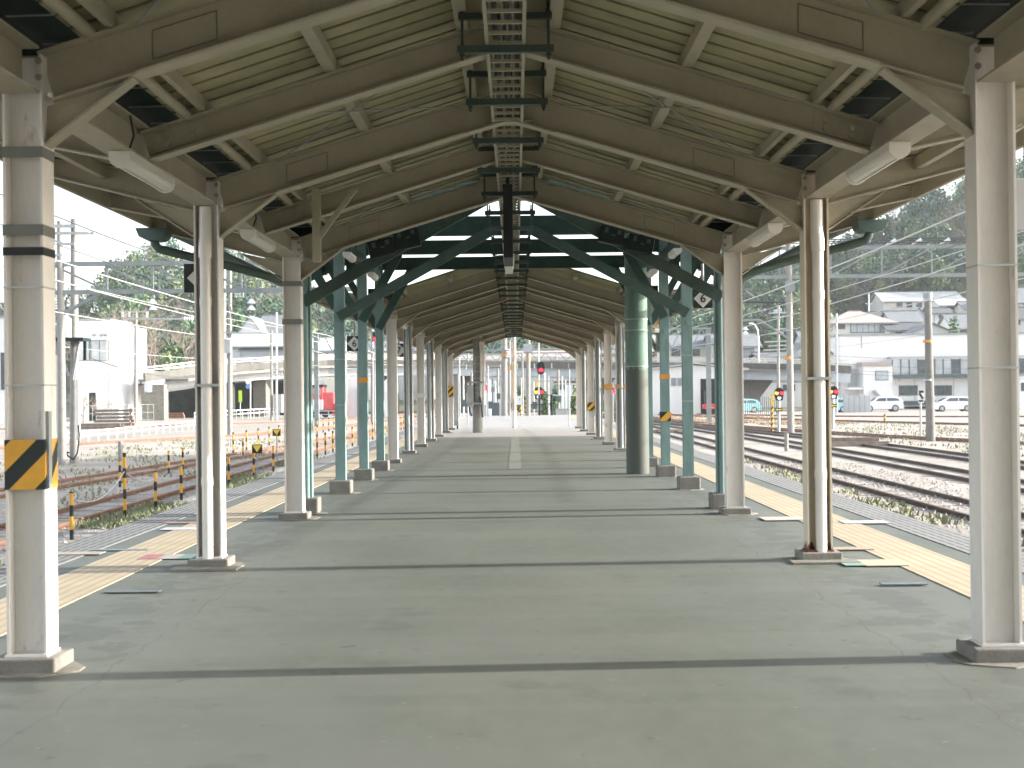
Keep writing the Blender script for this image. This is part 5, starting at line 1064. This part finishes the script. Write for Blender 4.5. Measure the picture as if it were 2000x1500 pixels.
tag(M(wood).bar((-2.5,0,0.08),(1.8,0.6,0.1),0.4,0.2).bar((-2.0,0.8,0.09),(2.2,1.2,0.09),0.3,0.2).build('timber_stack',loc=G(1275,846)),'old sleepers beside the track behind the taped right green post','timber stack')
# chain link fence in front of the left building
t = thing('wire_fence','low grey mesh fence along the lumber yard on the left','fence',G(168,826)); e = G(300,822)-t.location
for i in range(12): q = e*(i/11); M(greyst).tube([q,q+Vector((0,0,1.7))],0.03,6).build('post',t)
for z_ in (1.7,0.9,0.15): M(greyst).tube([Vector((0,0,z_)),e+Vector((0,0,z_))],0.02,5).build('rail',t)
t = thing('wire_fence','dark mesh fence with arched top under the overpass on the right','fence',G(1452,812)); e = G(1524,808)-t.location
for i in range(19): q = e*(i/18); M(framed).tube([q,q+Vector((0,0,1.1+0.7*math.sin(math.pi*i/18)))],0.035,5).build('bar',t)
t = thing('wire_fence','grey fence panels in front of the parked cars','fence',G(1648,806)); e = G(1700,806)-t.location
for i in range(6): q = e*(i/5); M(greyst).tube([q,q+Vector((0,0,1.9))],0.04,6).build('post',t)
M(greywall).bar(Vector((0,0,0.9)),e+Vector((0,0,0.9)),0.03,1.7).build('panel',t)
# ================================================================== vehicles
def car(label, u, v, Y, col, length, height, width=1.75, face=-1, suv=False, zb=None, group='parked cars'):
    q = P(u,v,Y); z = GZ if zb is None else zb; t = thing('parked_car',label,'car',(q.x,Y,z),group); Ln,hh = length,height; f = face
    gh = hh*0.60
    low = [(-.5,.22),(-.5,.42),(-.485,.60),(-.40,.66),(-.27,.70),(.36,.72),(.47,.68),(.5,.50),(.495,.24)]
    b = M(col); rings = []
    for yy,ins,zs in ((-width/2,0.02,0.97),(-width/2+0.1,0,1.0),(width/2-0.1,0,1.0),(width/2,0.02,0.97)): rings.append([(f*-1*(x*(1-ins))*Ln, yy, (0.18+(zz-.18)*zs)*hh/1.0*0.92) for x,zz in low])
    k = len(low); v_ = [p for r0 in rings for p in r0]; b.add(v_,[(i*k+j,i*k+(j+1)%k,(i+1)*k+(j+1)%k,(i+1)*k+j) for i in range(3) for j in range(k)]+[tuple(range(k)),tuple(range(4*k-1,3*k-1,-1))])
    if suv: cab = [(-.24,.66),(-.10,.94),(.0,.985),(.28,.97),(.42,.90),(.48,.66)]
    else: cab = [(-.34,.66),(-.14,.93),(.02,1.0),(.26,.97),(.40,.88),(.47,.66)]
    k = len(cab); rings = []
    for yy,sh in ((-width/2+0.04,0),(width/2-0.04,0)): rings.append([(f*-1*x*Ln, yy*(1-0.22*max(0,(zz-.66)/.34)), zz*hh) for x,zz in cab])
    v_ = [p for r0 in rings for p in r0]; b.add(v_,[(j,(j+1)%k,k+(j+1)%k,k+j) for j in range(k)]+[tuple(range(k)),tuple(range(2*k-1,k-1,-1))]); b.build('body',t,bevel=0.05)
    g_ = M(glass)
    def side(x,zz,s_): return (f*-1*x*Ln, s_*((width/2-0.04)*(1-0.22*max(0,(zz-.66)/.34))+0.012), zz*hh)
    wn = [[(-.22,.70),(-.11,.90),(.09,.93),(.09,.70)],[(.11,.70),(.11,.93),(.27,.91),(.33,.86),(.36,.70)]] if not suv else [[(-.17,.70),(-.085,.89),(.09,.92),(.09,.70)],[(.11,.70),(.11,.92),(.28,.91),(.38,.86),(.41,.72)]]
    for s_ in (-1,1):
        for w_ in wn: g_.add([side(x,zz,s_) for x,zz in w_],[tuple(range(len(w_)))])
    cb = [cab[0],cab[1]]; g_.add([(f*-1*(cb[0][0]+.02)*Ln-f*-0.0, -width*0.38, .70*hh+0.03),(f*-1*(cb[0][0]+.02)*Ln, width*0.38, .70*hh+0.03),(f*-1*(cb[1][0]-.012)*Ln, width*0.34, (cb[1][1]-.01)*hh+0.03),(f*-1*(cb[1][0]-.012)*Ln,-width*0.34,(cb[1][1]-.01)*hh+0.03)],[(0,1,2,3)]); g_.build('windows',t)
    wr = 0.33 if not suv else 0.37
    for x in (-.31,.30):
        for s_ in (-1,1):
            w_ = M(rubber).tube([(f*-1*x*Ln,s_*(width/2-0.2),wr),(f*-1*x*Ln,s_*(width/2+0.015),wr)],wr,18).build('wheel',t); M(galv).tube([(f*-1*x*Ln,s_*(width/2+0.012),wr),(f*-1*x*Ln,s_*(width/2+0.03),wr)],wr*0.66,14).build('rim',w_)
    sk_ = M(black if suv else col).box((0,0,0.25*hh*0.8),(Ln*0.93,width*0.99,0.16)).build('sill',t)
    for s_ in (-1,1): M(lampw).box((f*-1*-.485*Ln,s_*width*0.36,0.60*hh*0.92-0.05),(0.16,0.34,0.16)).build('headlight',t); M(redp).box((f*-1*.492*Ln,s_*width*0.38,0.62*hh),(0.1,0.2,0.25)).build('tail_lamp',t)
    return t
car('white crossover car with dark sills parked before the white factory',1720,798,152,carw,4.5,1.62,face=-1,suv=True)
car('white hatchback car parked right of the leaning concrete pole',1860,798,149,carw,4.3,1.55,face=-1)
car('turquoise and white small car half hidden behind the rust streaked column',1621,798,152,cart,4.0,1.5,face=-1)
car('pale turquoise small car parked beside the hammerhead pier',1450,798,156,cart,3.9,1.5,face=-1)
car('silver van driving on the overpass above the underpass',474,706,171,carg,4.6,2.0,face=-1,suv=True,zb=P(474,738,171).z+0.55,group='cars on the overpass')
car('white car driving on the overpass end left of the downpipe',298,724,153,carw,4.2,1.5,face=-1,zb=P(298,764,153).z+0.6,group='cars on the overpass')
car('dark silver car on the overpass just right of the white one',368,716,160,carg,4.2,1.5,face=-1,zb=P(368,753,160).z+0.6,group='cars on the overpass')
# red shunting locomotive
q = P(640,800,150); t = thing('locomotive','red and white shunting locomotive with a railing, behind the third left column','locomotive',(q.x-1.0,150,GZ+0.1))
ww = 26*150/F
M(pinkred).box((-0.1,0,2.55),(1.55,2.6,1.3)).build('cab',t,bevel=0.06); M(whitep).box((-0.1,0,1.35),(1.56,2.62,1.08)).build('lower_body',t,bevel=0.03); w_ = M(greywall).box((0.05,-1.31,2.75),(0.75,0.03,0.55)).build('window',t); M(glass).box((0.05,-1.33,2.75),(0.6,0.02,0.42)).build('pane',w_)
M(black).box((-0.1,0,3.33),(1.7,2.8,0.25)).build('roof',t); M(pinkred).box((1.25,0,1.7),(1.1,2.2,1.9)).build('hood',t,bevel=0.1); M(redp).prism([(1.6,0.2),(2.6,0.2),(2.5,1.2),(1.7,1.5)],-1.2,1.2).build('plough',t)
M(black).box((0.3,0,0.55),(3.2,2.2,0.45)).build('underframe',t)
for x in (-0.5,0.9): M(rubber).tube([(x,-1.0,0.4),(x,-0.85,0.4)],0.4,16).build('wheel',t)
b = M(whitep)
for x in (-1.0,0.2,1.4,2.6): b.tube([(x,-2.4,-0.1),(x,-2.4,0.8)],0.035,6)
b.tube([(-1.0,-2.4,0.8),(2.6,-2.4,0.8)],0.035,6).tube([(-1.0,-2.4,0.45),(2.6,-2.4,0.45)],0.03,6); tag(b.build('guard_rail',loc=(q.x-1.0,150,GZ)),'low white tube railing in front of the red locomotive','railing')
M(mat('convex_mirror_back',(0.6,0.62,0.6),0.4,0.05)).disc((0.55,-0.3,3.75),0.35,(0,-1,0),16,0.05).build('mirror',t)
# containers between the green posts
t = thing('container','white ribbed freight container behind the left green posts','container',(P(678,800,150).x,150,GZ)); L0 = P(712,800,150).x-P(678,800,150).x; b = M(white).span((0,0,0.1),(L0,2.4,P(690,738,150).z-GZ))
for k in range(12): b.box((L0*(k+.5)/12,-0.02,1.7),(0.07,0.05,3.0))
b.build('body',t); M(greyst).tube([(L0*0.6,-0.08,0.2),(L0*0.6,-0.08,3.0)],0.03,6).tube([(L0*0.8,-0.08,0.2),(L0*0.8,-0.08,3.0)],0.03,6).build('lock_bar',t)
t = thing('container','white container with a sloping tarpaulin between green posts','container',(P(733,800,146).x,146,GZ)); L0 = P(772,800,146).x-P(733,800,146).x; M(white).span((0,0,0.1),(L0,2.4,2.6)).build('body',t); M(whitep).prism([(-0.1,2.62),(L0+0.1,2.62),(L0+0.1,4.6),(L0*0.5,3.9)],-0.1,2.5).build('tarpaulin',t)
# ================================================================== near trees and bushes
bare_tree('tall bare tree spreading behind the white building on the left',300,700,575,205)
bare_tree('bare tree with pale twigs above the overpass, left of the downpipe column',345,700,590,195)
bare_tree('bare tree on the hillside foot right of the two utility poles',195,640,552,245)
bare_tree('bare tree with a dense top behind the grey gantry',250,650,548,260)
bare_tree('small bare tree behind the downpipe column',378,690,600,200)
bare_tree('low bare shrub growing before the white building door',196,826,764,143,GZ,5)
bare_tree('pollarded pale bare tree beside the transformer pole',163,826,738,138,GZ,3)
bare_tree('bare tree right of the telephone pole on the right slope',1580,640,545,300)
leafy('leafy_tree','round dark green tree beside the white street lamp',1525,700,612,60,208,lf1,n_=900,leaf=0.4,group='green trees near the houses')
leafy('leafy_tree','yellowish green tree left of the pink roofed house',1606,650,588,70,250,lf2,n_=900,leaf=0.45,group='green trees near the houses')
leafy('leafy_tree','small bright green tree between grey roofs right of the leaning pole',1868,655,624,30,212,lf2,n_=500,leaf=0.3,group='green trees near the houses')
leafy('leafy_tree','dark green tree left of the factory lamp pole',1616,700,648,34,215,lf1,n_=500,leaf=0.35,group='green trees near the houses')
leafy('leafy_tree','bushy green tree below the bare trees, left of the downpipe',345,708,664,40,190,lf2,n_=500,leaf=0.3,group='green trees near the houses')
leafy('shrub','low olive scrub above the overpass end on the left',318,712,682,70,182,lf3,'shrub',n_=600,leaf=0.3,group='bushes in the yard')
leafy('shrub','small bright green bush behind the end fence',1066,812,762,18,118,lf2,'shrub',GZ,300,'bushes in the yard',0.16)
leafy('shrub','dark green bush right of the end fence',1086,812,752,18,122,lf1,'shrub',GZ,300,'bushes in the yard',0.16)
leafy('shrub','yellow green bush at the right end of the platform fence',1124,812,758,22,120,lf3,'shrub',GZ,300,'bushes in the yard',0.16)
leafy('shrub','pale green bush left of the rusty middle post',1018,806,752,16,150,lf2,'shrub',GZ,300,'bushes in the yard',0.2)

# slim masts, stakes and boxes beyond the platform end
for i,(u,vt,Y,m_) in enumerate(((897,700,120,galv),(905,735,112,whitep),(921,728,128,polec),(953,715,118,galv),(957,742,108,whitep),(962,738,124,framed),(967,744,116,whitep),(972,720,135,polec),(1018,738,120,galv),(1020,690,140,polec),(1042,745,108,galv),(1064,728,126,whitep),(1071,735,114,galv),(1090,722,118,polec),(1098,735,124,whitep),(1104,742,110,galv))):
    q = P(u,vt,Y); t = M(m_).tube([(0,0,-0.1),(0,0,q.z-GZ)],[0.10 if m_ is polec else 0.06]*2,8)
    if i%3 == 0: t.use(galv).box((0,-0.1,(q.z-GZ)*0.9),(0.9,0.08,0.08)).box((0.35,-0.1,(q.z-GZ)*0.9+0.12),(0.10,0.1,0.18))
    if i%3 == 1: t.use(framed).box((0.05,-0.12,(q.z-GZ)*0.45),(0.35,0.2,0.55))
    tag(t.build('slim_mast',loc=(q.x,Y,GZ)),'slim mast or stake in the crowd of posts beyond the platform end','mast','slim posts beyond the platform end')
for i,(u,Y,w_,h_,lab) in enumerate(((925,104,0.9,1.2,'grey trackside cabinet left of the platform end'),(1100,106,1.1,1.0,'grey trackside cabinet right of the end fence'),(968,110,0.6,1.5,'dark trackside cabinet behind the concrete poles'))):
    q = P(u,800,Y); t = thing('trackside_cabinet',lab,'cabinet',(q.x,Y,GZ),'cabinets beyond the platform end'); M(galv if i < 2 else framed).box((0,0,h_/2+0.2),(w_,0.5,h_)).build('casing',t,bevel=0.02); M(greyst).box((0,0,h_+0.22),(w_+0.1,0.6,0.05)).build('lid',t); M(conc).box((0,0,0.09),(w_+0.1,0.6,0.2)).build('plinth',t)
